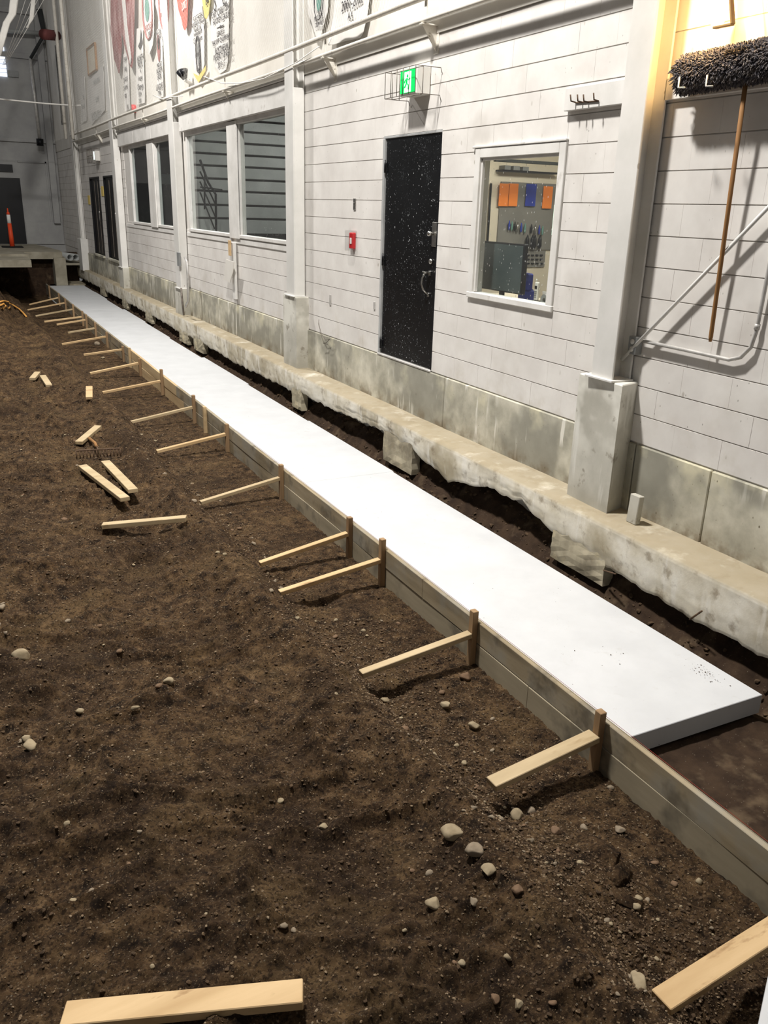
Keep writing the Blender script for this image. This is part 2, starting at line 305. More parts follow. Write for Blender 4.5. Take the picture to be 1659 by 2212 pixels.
def G(x,y):
    """height of the dirt left of the form boards"""
    x=np.asarray(x,float);y=np.asarray(y,float)
    crest=-2.37+.06*fbm(y*1.0,y*0+3,1.1,3,11)+.05*fbm(y*1.0,y*0+8,.35,2,13)
    d=crest-x                     # >0 left of the crest
    bank=.165*sst(-.20,.03,d)+.10*np.exp(-((d-.14)/.14)**2)
    land=.11*fbm(x,y*1.0,1.7,3,21)*sst(.0,.8,d)+.07*fbm(x*.7,y*1.1,.75,2,25)*sst(.05,.4,d)+.03*sst(.3,1.5,d)
    lump=.045*fbm(x+.3*y,y,.42,4,31)*sst(-.1,.3,d)+.020*fbm(x,y,.12,3,41)*sst(-.45,.1,d)+.022*np.abs(fbm(x,y,.07,2,43))*(.25+.75*sst(-.45,.1,d))
    rid=.06*np.clip(1-np.abs(fbm(x*.8+y*.25,y*1.5,.6,4,55))*4.2,0,1)**1.5*sst(.0,.4,d)
    fine=.013*fbm(x,y,.035,2,61)+.004*fbm(x,y,.013,1,63)
    floor_=.010*fbm(x,y,.6,3,71)
    heap=(1.25*sst(16,24.5,y)*sst(.28,.85,d)+.16*fbm(x,y,.9,3,81)*sst(15,20,y)*sst(.2,.7,d))
    near=.13*np.exp(-(((x+2.12)/.26)**2+((y-2.02)/.42)**2))
    far=.06*sst(24,26,y)*(-1)
    pits=-.07*sum(np.exp(-(((x-px_)/.14)**2+((y-py_)/.07)**2)) for px_,py_ in ((-2.08,3.80),(-1.98,5.08),(-2.0,2.62),(-2.02,5.60),(-2.06,1.36)))
    return bank+land+lump+rid+fine+floor_+heap+near+far+pits
def grid_mesh(name,X,Y,Z,mat_,**k):
    n,m=X.shape; V=np.stack([X,Y,Z],-1).reshape(-1,3)
    i=np.arange(n*m).reshape(n,m); F=np.stack([i[:-1,:-1],i[1:,:-1],i[1:,1:],i[:-1,1:]],-1).reshape(-1,4)
    me=bpy.data.meshes.new(name); me.vertices.add(len(V)); me.vertices.foreach_set('co',V.ravel().astype(np.float32))
    me.loops.add(F.size); me.loops.foreach_set('vertex_index',F.ravel().astype(np.int32)); me.polygons.add(len(F))
    me.polygons.foreach_set('loop_start',np.arange(0,F.size,4,dtype=np.int32)); me.polygons.foreach_set('loop_total',np.full(len(F),4,np.int32))
    me.polygons.foreach_set('use_smooth',np.ones(len(F),bool)); me.materials.append(mat_); me.update(calc_edges=True); me.validate()
    o=bpy.data.objects.new(name,me); COL.objects.link(o); ORG[o.name]=np.zeros(3); return tag(o,**k)
# ---------------------------------------------------------------- ground
ys=[-.6]
while ys[-1]<31: ys.append(ys[-1]+max(.0085,.0036*max(ys[-1],0)))
ys=np.array(ys); us=np.concatenate([np.linspace(0,1.3,130)[:-1],np.linspace(1.3,3.2,190)[:-1],np.linspace(3.2,9.5,60)])
Yg,Ug=np.meshgrid(ys,us,indexing='ij'); Xg=XF(Yg)-.036-Ug
grid_mesh('floor',Xg,Yg,G(Xg,Yg),m_dirt,kind='structure',label='brown gravelly dirt floor heaped up left of the trench')
# the trench bed under the foam and the dug bank under the ledge
yb=np.arange(-.4,28.6,.03); xb=np.concatenate([np.linspace(0,.85,34)[:-1],np.linspace(.85,1.62,70)])
Yb,Ub=np.meshgrid(yb,xb,indexing='ij'); Xb=XF(Yb)+Ub
def GB(x,y):
    e=-.47+.008*(y-2.5)
    d=x-e
    return .150+.010*fbm(x,y,.5,3,91)-.05*np.exp(-((d-.02)/.06)**2)*sst(2.2,2.7,y)+sst(.07,.34,d+.05*fbm(x,y,.3,3,95))*(.22+.10*fbm(x,y,.45,3,97))+.03*fbm(x,y,.10,3,99)*sst(-.05,.1,d)+.006*fbm(x,y,.04,2,93)
Zb=GB(Xb,Yb); inF=(Yb>2.45)&(Yb<27.4)&(Xb<-.5); Zb=np.where(inF,np.minimum(Zb,.163),Zb)
grid_mesh('trench_bed',Xb,Yb,Zb,m_bed,kind='structure',label='soil bed and dug bank darkened for shade between form boards and ledge')
# ---------------------------------------------------------------- foam sheets
LX=lambda y:XF(y)+.004
RX=lambda y:-.49+.0108*(y-2.53)
fo=thing('foam_sheet_row',(-.95,2.53,.165),'long row of white rigid foam insulation sheets lying in the trench beside the form boards','foam insulation')
cuts=[2.53,6.91,9.12,11.45,13.8,16.15,18.5,20.85,23.2,25.1,27.1]; jog=[0,.012,-.004,.02,-.03,.0,.03,-.02,.02,0]
for i in range(len(cuts)-1):
    y0,y1=cuts[i]+.0015,cuts[i+1]-.0015; mb=MB(); z0,z1=.166,.280+(.001 if i%2 else 0)
    p=[(LX(y0),y0),(RX(y0)+jog[i],y0-.01),(RX(y1)+jog[i],y1-.01),(LX(y1),y1)]
    b=.003; v=[Vector((x,y,z0)) for x,y in p]+[Vector((x,y,z1-b)) for x,y in p]
    c=Vector(((p[0][0]+p[2][0])/2,(y0+y1)/2,0)); v+=[Vector((x+(b if x<c.x else -b),y+(b if y<c.y else -b),z1)) for x,y in p]
    mb.add(v,[(3,2,1,0)]+[(k,(k+1)%4,4+(k+1)%4,4+k) for k in range(4)]+[(4+k,4+(k+1)%4,8+(k+1)%4,8+k) for k in range(4)]+[(8,9,10,11)])
    obj('foam_sheet',mb,m_foam,fo)
# ---------------------------------------------------------------- footing ledge and piers
zk=[(-1,.40),(2.6,.40),(3.2,.38),(3.9,.43),(4.6,.45),(5.0,.56),(5.5,.52),(6.1,.41),(6.5,.45),(6.8,.53),(7.4,.55),(8.5,.50),(9.67,.49),(10.2,.45),(11.2,.43),(12.3,.41),(14,.44),(16,.42),(18,.45),(21,.43),(30,.43)]
yl=np.arange(.2,28.6,.035); zbv=np.interp(yl,[a for a,b in zk],[b for a,b in zk])+.032*fbm(yl,yl*0+1,.22,3,201)+.018*fbm(yl,yl*0+5,.07,2,205)
def FX(y): return -.345+.0075*(y-3)
prof=[]; K=16
Xl=np.zeros((len(yl),K+8)); Zl=np.zeros_like(Xl); Yl=np.repeat(yl[:,None],K+8,1)
for j in range(K+8):
    if j<5: t=j/5; Xl[:,j]=.02+(FX(yl)+.03-.02)*t; Zl[:,j]=.722+.006*fbm(yl,yl*0+j,.3,3,211)+(.012 if j==0 else 0)
    elif j==5: Xl[:,j]=FX(yl)+.010+.006*fbm(yl,yl*0,.1,2,213); Zl[:,j]=.716+.004*fbm(yl,yl*0,.1,2,214)
    elif j<K+5:
        t=(j-6)/(K-2); Xl[:,j]=FX(yl)+.007*fbm(yl,yl*0+j*.05,.6,3,221)+.0022*fbm(yl,yl*0+j*.1,.06,2,225)+.02*t**3+.010*np.clip(fbm(yl,yl*0+j*.09,.25,3,227),0,1)*(t>.5); Zl[:,j]=.702+(zbv-.702)*t
    elif j==K+5: Xl[:,j]=FX(yl)+.06; Zl[:,j]=zbv+.01
    elif j==K+6: Xl[:,j]=FX(yl)+.18; Zl[:,j]=zbv+.03
    else: Xl[:,j]=.05; Zl[:,j]=zbv+.04
led=grid_mesh('footing_ledge',Xl,Yl,Zl,m_ledge,kind='structure',label='pale concrete footing ledge with broken lower edge along the wall')
me=led.data
for (y0,y1) in [(4.0,4.58),(6.78,7.38),(9.68,10.0),(A(432,760,x=-.3).y,A(412,745,x=-.3).y),(A(400,720,x=-.28).y,A(381,700,x=-.28).y),(A(324,690,x=-.25).y,A(310,670,x=-.25).y),(A(272,660,x=-.22).y,A(261,645,x=-.22).y),(A(224,632,x=-.2).y,A(214,622,x=-.2).y)]:
    if y1<y0:y0,y1=y1,y0
    mb=MB(); nx=FX((y0+y1)/2)+.012; zt=float(np.interp((y0+y1)/2,[a for a,b in zk],[b for a,b in zk]))+.06
    r=random.Random(int(y0*100)); v=[];n=7
    for i in range(n):
        for k in range(n):
            v.append(Vector((nx+r.uniform(-.004,.006),y0+(y1-y0)*k/(n-1)+(r.uniform(-.01,.01)),.262+(zt-.262)*i/(n-1))))
    f=[(i*n+k,i*n+k+1,(i+1)*n+k+1,(i+1)*n+k) for i in range(n-1) for k in range(n-1)]
    f=[q[::-1] for q in f]
    m0=len(v)
    for i in range(n):
        for k in (0,n-1): v.append(v[i*n+k]+Vector((.09,0,0)))
    f+=[(i*n,(i+1)*n,m0+2*(i+1),m0+2*i) for i in range(n-1)]+[((i+1)*n+n-1,i*n+n-1,m0+2*i+1,m0+2*(i+1)+1) for i in range(n-1)]
    mb.add(v,f); obj('pier',mb,m_pier,led)
# ---------------------------------------------------------------- block wall
def cells(y0,y1,z0,z1,ops,x0,x1,mb):
    Y=sorted({y0,y1,*[o[0] for o in ops],*[o[1] for o in ops]}); Z=sorted({z0,z1,*[o[2] for o in ops],*[o[3] for o in ops]})
    Y=[a for a in Y if y0<=a<=y1];Z=[a for a in Z if z0<=a<=z1]
    for a,b in zip(Y,Y[1:]):
        for c,d in zip(Z,Z[1:]):
            cy,cz=(a+b)/2,(c+d)/2
            if any(o[0]<cy<o[1] and o[2]<cz<o[3] for o in ops): continue
            mb.box(x0,x1,a,b,c,d)
DOOR=(7.0,8.13,1.21,3.37); OW=(5.25,6.40,2.02,3.17)
W4=(10.55,12.78,2.25,3.82); W3=(13.15,15.55,2.25,3.82); W2=(16.42,17.95,2.25,3.82); W1=(18.55,20.30,2.25,3.82)
D3=(22.15,23.75,1.28,3.27); D2=(24.35,25.85,1.28,3.27)
ops=[DOOR,OW,W4,W3,W2,W1,D3,D2]
mb=MB(); cells(0.3,32,1.2,9.2,ops,.010,.09,mb); cells(.3,32,.3,1.2,[],.010,.20,mb)
wr=obj('wall_right',mb,m_joint,kind='structure',org=(0,0,0),label='white painted block wall of the hall')
def block_rects(y0,y1,z0,z1,ops):
    out=[]; k=0; CH=.1945; BL=.389
    zz=1.22
    while zz<z1-.01:
        za=max(zz,z0); zb_=min(zz+CH,z1); ph=3.47 if k%2==0 else 3.665
        n0=math.floor((y0-ph)/BL)
        for n in range(n0,int((y1-ph)/BL)+2):
            a=max(ph+n*BL,y0); b=min(ph+(n+1)*BL,y1)
            if b-a<.03 or zb_-za<.02: continue
            R=[(a,b,za,zb_)]
            for o in ops:
                R2=[]
                for (p,q,r_,s_) in R:
                    if q<=o[0] or p>=o[1] or s_<=o[2] or r_>=o[3]: R2.append((p,q,r_,s_)); continue
                    if p<o[0]: R2.append((p,o[0],r_,s_))
                    if q>o[1]: R2.append((o[1],q,r_,s_))
                    pp,qq=max(p,o[0]),min(q,o[1])
                    if r_<o[2]: R2.append((pp,qq,r_,o[2]))
                    if s_>o[3]: R2.append((pp,qq,o[3],s_))
                R=R2
            out+=[r for r in R if r[1]-r[0]>.02 and r[3]-r[2]>.02]
        zz+=CH;k+=1
    return out
def block_shape(mb,y0,y1,z0,z1,g=.0001,b=.0024,x=0.0,xb=.012):
    y0+=g;y1-=g;z0+=.0016;z1-=.0016
    v=[(xb,y0,z0),(xb,y1,z0),(xb,y1,z1),(xb,y0,z1),(x,y0+b*.22,z0+b),(x,y1-b*.22,z0+b),(x,y1-b*.22,z1-b),(x,y0+b*.22,z1-b)]
    mb.add(v,[(4,7,6,5),(0,4,5,1),(1,5,6,2),(2,6,7,3),(3,7,4,0)][:5])
share={}
rects=block_rects(2.6,10.2,1.22,4.14,ops)
far_r=[]
big=[r for r in rects if r[3]>1.3]
if len(big)>296:
    big.sort(key=lambda r:-(r[1]-r[0])*(r[3]-r[2])/((r[0]**2+17))); far_r=big[296:]; big=big[:296]
for (a,b,c,d) in big:
    key=(round(b-a,3),round(d-c,3)); 
    if key not in share:
        mb=MB(); block_shape(mb,-(b-a)/2,(b-a)/2,-(d-c)/2,(d-c)/2); m_=bpy.data.meshes.new('block'); m_.from_pydata(mb.v,[],mb.f); m_.materials.append(m_block); share[key]=m_
    o=bpy.data.objects.new('block',share[key]); COL.objects.link(o); o.parent=wr; o.location=(random.uniform(-.0007,.0007),(a+b)/2,(c+d)/2)
mb=MB()
for (a,b,c,d) in far_r+block_rects(.3,2.6,1.22,4.14,[])+block_rects(10.2,32,1.22,4.14,ops+[(10.5,21.0,3.82,4.14),(10.5,21.0,2.25,3.82)]): block_shape(mb,a,b,c,d)
obj('distant_blocks',mb,m_block,wr,kind='stuff')
# smooth upper panelling above the block courses
mb=MB()
for a,b in ((.3,4.15),(4.2,10.2),(10.22,16.1),(16.12,21.3),(21.32,27.6),(27.62,32)): mb.box(-.012,.010,a+.004,b-.004,4.145,9.2)
obj('upper_panel',mb,m_panel,wr)
# foundation wall panels
fw=thing('foundation_wall',(0,10,.70),'stained grey concrete foundation wall below the white blocks',kind='structure')
for a,b in zip([.3,3.50,4.17,6.72,9.10,10.2,11.55,14.2,16.2,19.0,21.4,24.0,26.4],[3.50,4.17,6.72,9.10,10.2,11.55,14.2,16.2,19.0,21.4,24.0,26.4,28.4]):
    mb=MB(); mb.box(-.018+random.uniform(-.003,.003),.03,a+.005,b-.005,.66,1.212,.006); obj('concrete_panel',mb,m_fnd,fw)
# ---------------------------------------------------------------- columns
def hcol(yc,zb,zt,fl,dep,label,box_to=None,ped=None):
    t=thing('steel_column',(-.1,yc,zb),label,'column','white steel columns along the wall')
    mb=MB(); x0=-dep
    mb.box(x0,x0+.016,yc-fl/2,yc+fl/2,zb,zt,.004); obj('front_flange',mb,m_steel,t)
    mb=MB(); mb.box(x0+.016,-.016,yc-.006,yc+.006,zb,zt); obj('web',mb,m_steel,t)
    mb=MB(); mb.box(-.030,-.014,yc-fl/2,yc+fl/2,zb,zt,.003); obj('rear_flange',mb,m_steel,t)
    if box_to:
        mb=MB(); mb.box(x0+.01,-.02,yc-fl/2-.006,yc-fl/2+.01,zb,box_to,.003); mb.box(x0+.01,-.02,yc+fl/2-.01,yc+fl/2+.006,zb,box_to,.003); obj('side_cover',mb,m_steel,t)
    mb=MB(); mb.box(x0-.03,-.02,yc-fl/2-.03,yc+fl/2+.03,zb-.006,zb+.008,.002); obj('base_plate',mb,m_steel,t)
    if ped:
        sk=.06 if yc<5 else 0
        mb=MB(); q=[(ped[0],ped[1]),(ped[0]+.02*(yc<5),ped[2]),(0,ped[2]),(0,ped[1]+sk)]; z1_=zb-.005
        v=[(x,y,.70) for x,y in q]+[(x,y,z1_-.008) for x,y in q]+[(x+(.008 if x<-.05 else 0),y+(.008 if k in(0,3) else -.008),z1_) for k,(x,y) in enumerate(q)]
        mb.add(v,[(3,2,1,0),(8,9,10,11)]+[(k,(k+1)%4,4+(k+1)%4,4+k) for k in range(4)]+[(4+k,4+(k+1)%4,8+(k+1)%4,8+k) for k in range(4)]); obj('concrete_pedestal',mb,ped[3],t)
m_ped=mat('pedestal_concrete',[(168,165,154),(190,187,176)],scale=3,rough=.85,bump=.002,bscale=40,spots=[dict(col=(218,216,206),scale=1.5,lo=.46,hi=.56,amt=.8,z=(2,1.05,1.3)),dict(col=(110,100,84),scale=7,lo=.62,hi=.7,amt=.6),dict(col=(214,212,204),scale=8,lo=.58,hi=.66,st=(1,1,.12),amt=.6)])
hcol(4.405,1.64,9.2,.215,.185,'white steel column nearest the camera on a tall concrete pedestal beside the outlet',None,(-.195,4.18,4.64,m_ped))
hcol(10.32,1.62,9.2,.27,.16,'white steel column between the large lobby window and the fire alarm station',4.0,(-.17,10.1,10.56,m_ped))
hcol(16.0,1.2,9.2,.34,.16,'white steel column between the large window pair and the smaller window pair',4.0,(-.165,15.8,16.3,m_ped))
hcol(21.45,1.2,9.2,.36,.16,'white steel column between the far window pair and the double black doors',4.0,(-.165,21.2,21.7,m_ped))
hcol(27.4,1.6,9.2,.30,.16,'white steel column beyond the double black doors near the far corner',None,(-.2,27.1,27.7,m_steel))
# ---------------------------------------------------------------- door 1 (black, spattered)
d1=thing('door_1',(0,7.56,1.21),'black steel door spattered with white paint between alarm station and office window',kind='structure')
mb=MB(); y0,y1,z0,z1=DOOR
mb.box(-.010,.088,y1-.035,y1,z0,z1-.021,.003); obj('door_jamb',mb,m_greyframe,d1)
mb=MB(); mb.box(-.003,.088,y0,y0+.02,z0,z1-.021,.003); obj('door_jamb',mb,m_dark,d1)
mb=MB(); mb.box(-.004,.088,y0,y1,z1-.02,z1,.003); obj('door_head',mb,m_greyframe,d1)
mb=MB(); mb.box(.008,.052,y0+.022,y1-.047,z0+.025,z1-.022,.003); obj('door_leaf',mb,m_black,d1)
mb=MB(); mb.box(-.022,.088,y0,y1,z0,z0+.022,.006); obj('sill',mb,m_galv,d1)
yk=y0+.022
def zz_(py,px=940): return A(px,py,x=0).z
mb=MB(); mb.box(.000,.008,yk+.0,yk+.085,zz_(533),zz_(480),.002); lp=obj('lock_plate',mb,m_chrome,d1)
mb=MB(); mb.tube([(.0,yk+.055,zz_(505)),(-.02,yk+.055,zz_(505)),(-.045,yk+.055,zz_(505)),(-.06,yk+.055,zz_(505))],.02,10,rs=[.012,.014,.026,.02]); obj('knob',mb,m_chrome,lp)
mb=MB(); mb.tube([(.008,yk+.075,zz_(566)),(-.012,yk+.075,zz_(566))],.024,12); obj('deadbolt',mb,m_chrome,d1)
mb=MB(); zt,zb_=zz_(592),zz_(640)
mb.box(-.004,.008,yk+.075,yk+.11,zt-.02,zt+.02,.002); mb.box(-.004,.008,yk+.085,yk+.115,zb_-.018,zb_+.018,.002)
mb.tube([(0,yk+.095,zt),(-.045,yk+.105,zt+.002),(-.06,yk+.125,zt-.05),(-.062,yk+.13,(zt+zb_)/2),(-.05,yk+.115,zb_+.05),(0,yk+.1,zb_)],.009,8); mb.box(-.06,-.01,yk+.075,yk+.13,zt+.006,zt+.014,.002); obj('pull_handle',mb,m_chrome,d1)
for py in (360,560,740):
    mb=MB(); z=A(825,py,x=0).z; mb.tube([(-.008,y1-.05,z-.06),(-.008,y1-.05,z+.06)],.009,8); obj('hinge',mb,m_dark,d1)
# double doors far
for nm,(a,b,c,d),lab in (('door_2',D2,'far black door, the left one of the distant pair'),('door_3',D3,'far black door beside the column, the right one of the distant pair')):
    t=thing(nm,(0,(a+b)/2,c),lab,kind='structure')
    mb=MB(); mb.box(-.01,.12,a,a+.04,c,d,.004).box(-.01,.12,b-.04,b,c,d,.004).box(-.01,.12,a,b,d-.04,d,.004); obj('door_frame',mb,m_dark,t)
    mb=MB(); mb.box(.03,.075,a+.045,b-.045,c+.01,d-.045,.003); obj('door_leaf',mb,m_dark,t)
    for u in (.3,.62):
        mb=MB(); mb.box(.018,.03,a+(b-a)*u,a+(b-a)*u+.03,c+.05,d-.08,.002); obj('edge_strip',mb,m_wire,t)
    mb=MB(); mb.tube([(-.02,a+.2,c+.85),(-.03,a+.2,c+.9),(-.03,a+.2,c+1.1),(-.02,a+.2,c+1.15)],.012,6); obj('pull_handle',mb,m_chrome,t)
    for zz in (1.2,1.5):
        mb=MB(); mb.tube([(.03,a+.12,c+zz),(.005,a+.12,c+zz)],.022,8); obj('lock',mb,m_chrome,t)
    mb=MB(); mb.box(-.06,.1,a,b,c-.06,c,.01); obj('broken_sill',mb,m_fnd,t)
# ---------------------------------------------------------------- windows
def window(nm,o,lab,g,mull=.05,fx=-.02):
    a,b,c,d=o; t=thing(nm,(0,(a+b)/2,c),lab,kind='structure')
    f=mull
    for q in ((a-.02,a+f,c,d+.02),(b-f,b+.02,c,d+.02)):
        mb=MB(); mb.box(fx,.09,q[0],q[1],q[2],q[3],.004); obj('window_frame',mb,m_trim,t)
    mb=MB(); mb.box(fx,.09,a+f,b-f,d-f,d+.02,.004); obj('window_head',mb,m_trim,t)
    mb=MB(); mb.box(fx-.004,.09,a-.025,b+.025,c-.035,c+.015,.006); obj('window_sill',mb,m_trim,t)
    mb=MB(); mb.box(.03,.036,a+f,b-f,c+.015,d-f); obj('pane',mb,g,t)
    return t
ow=window('window_1',OW,'office window with white frame right of the black door',m_glass,.055)
mb=MB(); a,b,c,d=OW
mb.box(.0,.028,a+.05,b-.05,d-.075,d-.055,.002).box(.0,.028,b-.075,b-.055,c+.02,d-.06,.002); obj('inner_bead',mb,m_trim,ow)
mb=MB(); mb.box(-.026,.0,a-.02,b+.06,d+.022,d+.04,.004); obj('drip_cap',mb,m_trim,ow)
window('window_2',W4,'large lobby window nearest the white column',m_glass,.04)
window('window_3',W3,'large lobby window showing the dark stair rail',m_glass,.05)
window('window_4',W2,'smaller dark window, the right one of the far pair',m_glass2,.05)
window('window_5',W1,'smaller dark window, the left one of the far pair',m_glass2,.05)
# trims
def trim(nm,mb,lab=None,m=None): return obj(nm,mb,m or m_trim,kind='structure',label=lab)
mb=MB(); mb.box(-.035,.0,12.74,13.20,2.2,3.83,.008); trim('trim_1',mb,'white post between the two large lobby windows')
mb=MB(); mb.box(-.035,.0,17.97,18.53,2.2,3.83,.008); trim('trim_2',mb,'white post between the two far windows')
for nm,a,b,l in (('trim_3',10.5,15.75,'white header board over the large windows'),('trim_4',16.25,21.2,'white header board over the far windows')):
    mb=MB(); n=3
    for i in range(n):
        y0=a+(b-a)*i/n; y1=a+(b-a)*(i+1)/n; mb.box(-.075,.0,y0+.004,y1-.004,3.84,4.125,.006)
    mb.box(-.10,0,a,b,4.13,4.16,.004); trim(nm,mb,l)
mb=MB(); mb.box(-.012,.01,10.5,15.8,2.13,2.20,.004).box(-.012,.01,16.3,21.2,2.13,2.20,.004); trim('trim_5',mb,'white rail under the lobby window sills')
# ---------------------------------------------------------------- lobby behind the large windows
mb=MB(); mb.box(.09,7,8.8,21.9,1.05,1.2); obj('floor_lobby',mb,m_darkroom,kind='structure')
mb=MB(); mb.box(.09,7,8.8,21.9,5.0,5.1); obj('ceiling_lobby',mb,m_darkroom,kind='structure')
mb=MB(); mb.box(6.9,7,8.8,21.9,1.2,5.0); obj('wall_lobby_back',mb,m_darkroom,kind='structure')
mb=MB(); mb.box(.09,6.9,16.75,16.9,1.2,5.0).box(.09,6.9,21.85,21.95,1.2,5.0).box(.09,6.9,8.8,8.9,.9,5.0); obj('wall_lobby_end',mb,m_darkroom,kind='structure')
pk=thing('riser_board_stack',(1.7,16.7,1.2),'stack of pale horizontal bleacher riser boards seen through the large windows','bleachers')
zb_=[A(p[0],p[1],y=16.66).z for p in ((570,508),(570,475),(570,447),(570,418),(570,392),(570,365),(570,340),(570,315),(570,290),(570,266))]
zb_.sort()
for a,b in zip(zb_,zb_[1:]+[zb_[-1]+.22]):
    mb=MB(); mb.box(.10,4.4,16.60,16.66,a+.03,b-.008,.006); obj('board',mb,m_lobby,pk)
area('lobby_lamp',(2.0,14.0,4.9),1.2,1.2,95,(1,1,.97),(2.0,15.2,2.0))
rl=thing('stair_rail',(.6,15.9,1.2),'dark metal stair rail seen through the left large window','handrail')
def L16(px,py): return A(px,py,y=15.9)
pts=[L16(432,345),L16(450,395),L16(466,420),L16(467,500)]
mb=MB(); mb.tube(pts,.022,8); obj('top_rail',mb,m_dark,rl)
for q in (((432,370),(467,445)),((432,392),(466,470)),((432,415),(464,495))):
    mb=MB(); mb.tube([L16(*q[0]),L16(*q[1])],.014,6); obj('rail',mb,m_dark,rl)
mb=MB(); mb.tube([L16(442,372),L16(442,452)],.016,6); obj('post',mb,m_dark,rl)
mb=MB(); mb.tube([L16(432,404),L16(480,410)],.014,6); obj('cross_bar',mb,m_dark,rl)
mb=MB(); mb.box(.3,4.2,19.3,19.4,3.05,3.25,.01); obj('lobby_beam',mb,m_lobby,kind='structure',label='pale beam inside the dark far windows')
area('back_lobby_lamp',(2.0,18.3,4.8),.5,.5,9,(.92,1,.98),(2,18.6,2))
# ---------------------------------------------------------------- office behind window_1
OB=8.62
mb=MB(); mb.box(.09,4.2,4.5,8.75,.95,1.05); obj('floor_office',mb,m_greyp,kind='structure')
mb=MB(); mb.box(.09,4.2,4.5,8.75,3.75,3.85); obj('ceiling_office',mb,m_cream,kind='structure')
mb=MB(); mb.box(.09,4.2,OB,8.78,1.05,3.75).box(4.1,4.2,4.5,OB,1.05,3.75).box(.09,4.2,4.4,4.5,.95,3.75); obj('wall_office',mb,m_cream,kind='structure',label='cream block wall of the office behind the window')
area('office_lamp',(1.5,6.7,3.70),1.1,.5,60,(1,.95,.85),(1.6,7.2,1.5))
def O(px,py,y=None): return A(px,py,y=(y or OB-.03))
def orect(name,p,q,m,parent,y,th=.012,b=.002,lab=None,**k):
    P=O(*p,y);Q=O(*q,y); mb=MB(); mb.box(P.x,Q.x,y,y+th,P.z,Q.z,b); return obj(name,mb,m,parent,lab,**k)
orect('pegboard',(1083,392),(1190,540),m_peg,None,OB-.02,.015,lab='large grey pegboard on the office back wall',cat='pegboard')
for i,(p,q,m,l) in enumerate((((1080,396),(1098,446),m_orange,'orange hanging tag, leftmost on the grey pegboard'),((1100,396),(1117,446),m_orange,'orange hanging tag second from the left on the pegboard'),((1175,402),(1191,451),m_orange,'orange hanging tag at the right edge of the pegboard'),((1138,397),(1156,446),m_blue,'blue hanging strap card between the orange tags'))):
    t=orect('hanging_tag',p,q,m,None,OB-.05,.006,lab=l,cat='tag',group='tags hung on the pegboard')
for i,px in enumerate((1100,1106,1112,1118,1126,1134,1148,1156,1165,1172)):
    P=O(px,486+i*1.2,OB-.06); mb=MB(); mb.tube([P+Vector((0,0,.05)),P,P-Vector((0,0,.045)),P-Vector((0,0,.06))],.01,6,rs=[.004,.014,.012,.004])
    obj('key_bunch',mb,(m_blue,m_teal,m_dark,m_chrome)[i%4],label=('first','second','third','fourth','fifth','sixth','seventh','eighth','ninth','tenth')[i]+' small bunch of keys from the left in the pegboard key row',cat='keys',group='key bunches on the pegboard')
for i,px in enumerate((1139,1150,1155,1166)):
    P=O(px,522,OB-.07); mb=MB(); mb.tube([P+Vector((0,0,.08)),P+Vector((0,0,.03)),P-Vector((0,0,.05)),P-Vector((0,0,.08))],.01,8,rs=[.004,.022,.026,.01]); obj('hanging_pouch',mb,m_dark,label=('first','second','third','fourth')[i]+' dark pouch from the left at the foot of the pegboard',cat='pouch',group='dark pouches on the pegboard')
hb=orect('hook_board',(1127,541),(1176,577),m_peg,None,OB-.02,.015,lab='grey key hook board with three rows of hooks below the pegboard',cat='board')
for r_ in range(3):
    for c_ in range(5):
        P=O(1131+c_*9.5,551+r_*9,OB-.03); mbk=MB(); mbk.box(P.x-.02,P.x+.02,P.y-.012,P.y+.004,P.z-.008,P.z+.008,.003); obj('hook',mbk,m_dark,hb)
for i,(p,q) in enumerate((((1091,357),(1103,369)),((1110,358),(1123,370)),((1130,360),(1142,372)))):
    orect('wall_box',p,q,m_greyp,None,OB-.12,.11,lab='small grey box on the shelf high on the office back wall, '+('leftmost','middle','rightmost')[i]+' of three',cat='box',group='grey boxes on the office shelf')
orect('office_shelf',(1086,370),(1210,373),m_dark,None,OB-.15,.14,lab='thin dark shelf high on the office back wall',cat='shelf')
orect('valance',(1072,342),(1222,358),m_darkroom,None,7.9,.05,lab='dark horizontal rail across the top of the office view',cat='rail')
orect('doorway_glow_panel',(1197,442),(1210,508),m_litw,None,OB-.02,.01,lab='glowing panel standing in for the bright doorway at the right of the office back wall',cat='panel')  # glowing sheet stands in for a bright doorway
mb=MB(); mb.tube([O(1061,396),O(1053,525)],.012,6); obj('leaning_pole',mb,m_dark,label='thin dark pole standing at the left of the office wall',cat='pole')
mb=MB(); mb.box(.10,.85,4.6,7.0,1.91,1.95,.004); dk=obj('desk_top',mb,m_cream,label='cream counter top behind the office window',cat='desk')
mb=MB(); mb.box(.22,.26,4.62,6.98,1.06,1.91).box(.80,.84,4.62,4.66,1.06,1.91).box(.80,.84,6.94,6.98,1.06,1.91); obj('desk_legs',mb,m_cream,dk)
P=A(1042,520,x=.22);Q=A(1128,640,x=.22); 
mo=thing('monitor',(.22,(P.y+Q.y)/2,1.95),'black computer monitor facing out of the office window','monitor')
mb=MB(); mb.box(.21,.25,Q.y,P.y,Q.z+.01,P.z,.006); obj('housing',mb,m_dark,mo)
m_screen=mat('grey_monitor_screen',[(62,72,72),(76,84,84)],scale=2,rough=.25,spots=[dict(col=(190,195,195),type='voro',scale=22,var=.12,lo=0,hi=.03,amt=.8)])
mb=MB(); mb.box(.203,.211,Q.y+.018,P.y-.012,Q.z+.02,P.z-.015,.001); obj('screen',mb,m_screen,mo)
mb=MB(); mb.box(.23,.25,(P.y+Q.y)/2-.03,(P.y+Q.y)/2+.03,1.95,Q.z+.05,.002).box(.17,.32,(P.y+Q.y)/2-.11,(P.y+Q.y)/2+.11,1.95,1.965,.003); obj('stand',mb,m_dark,mo)
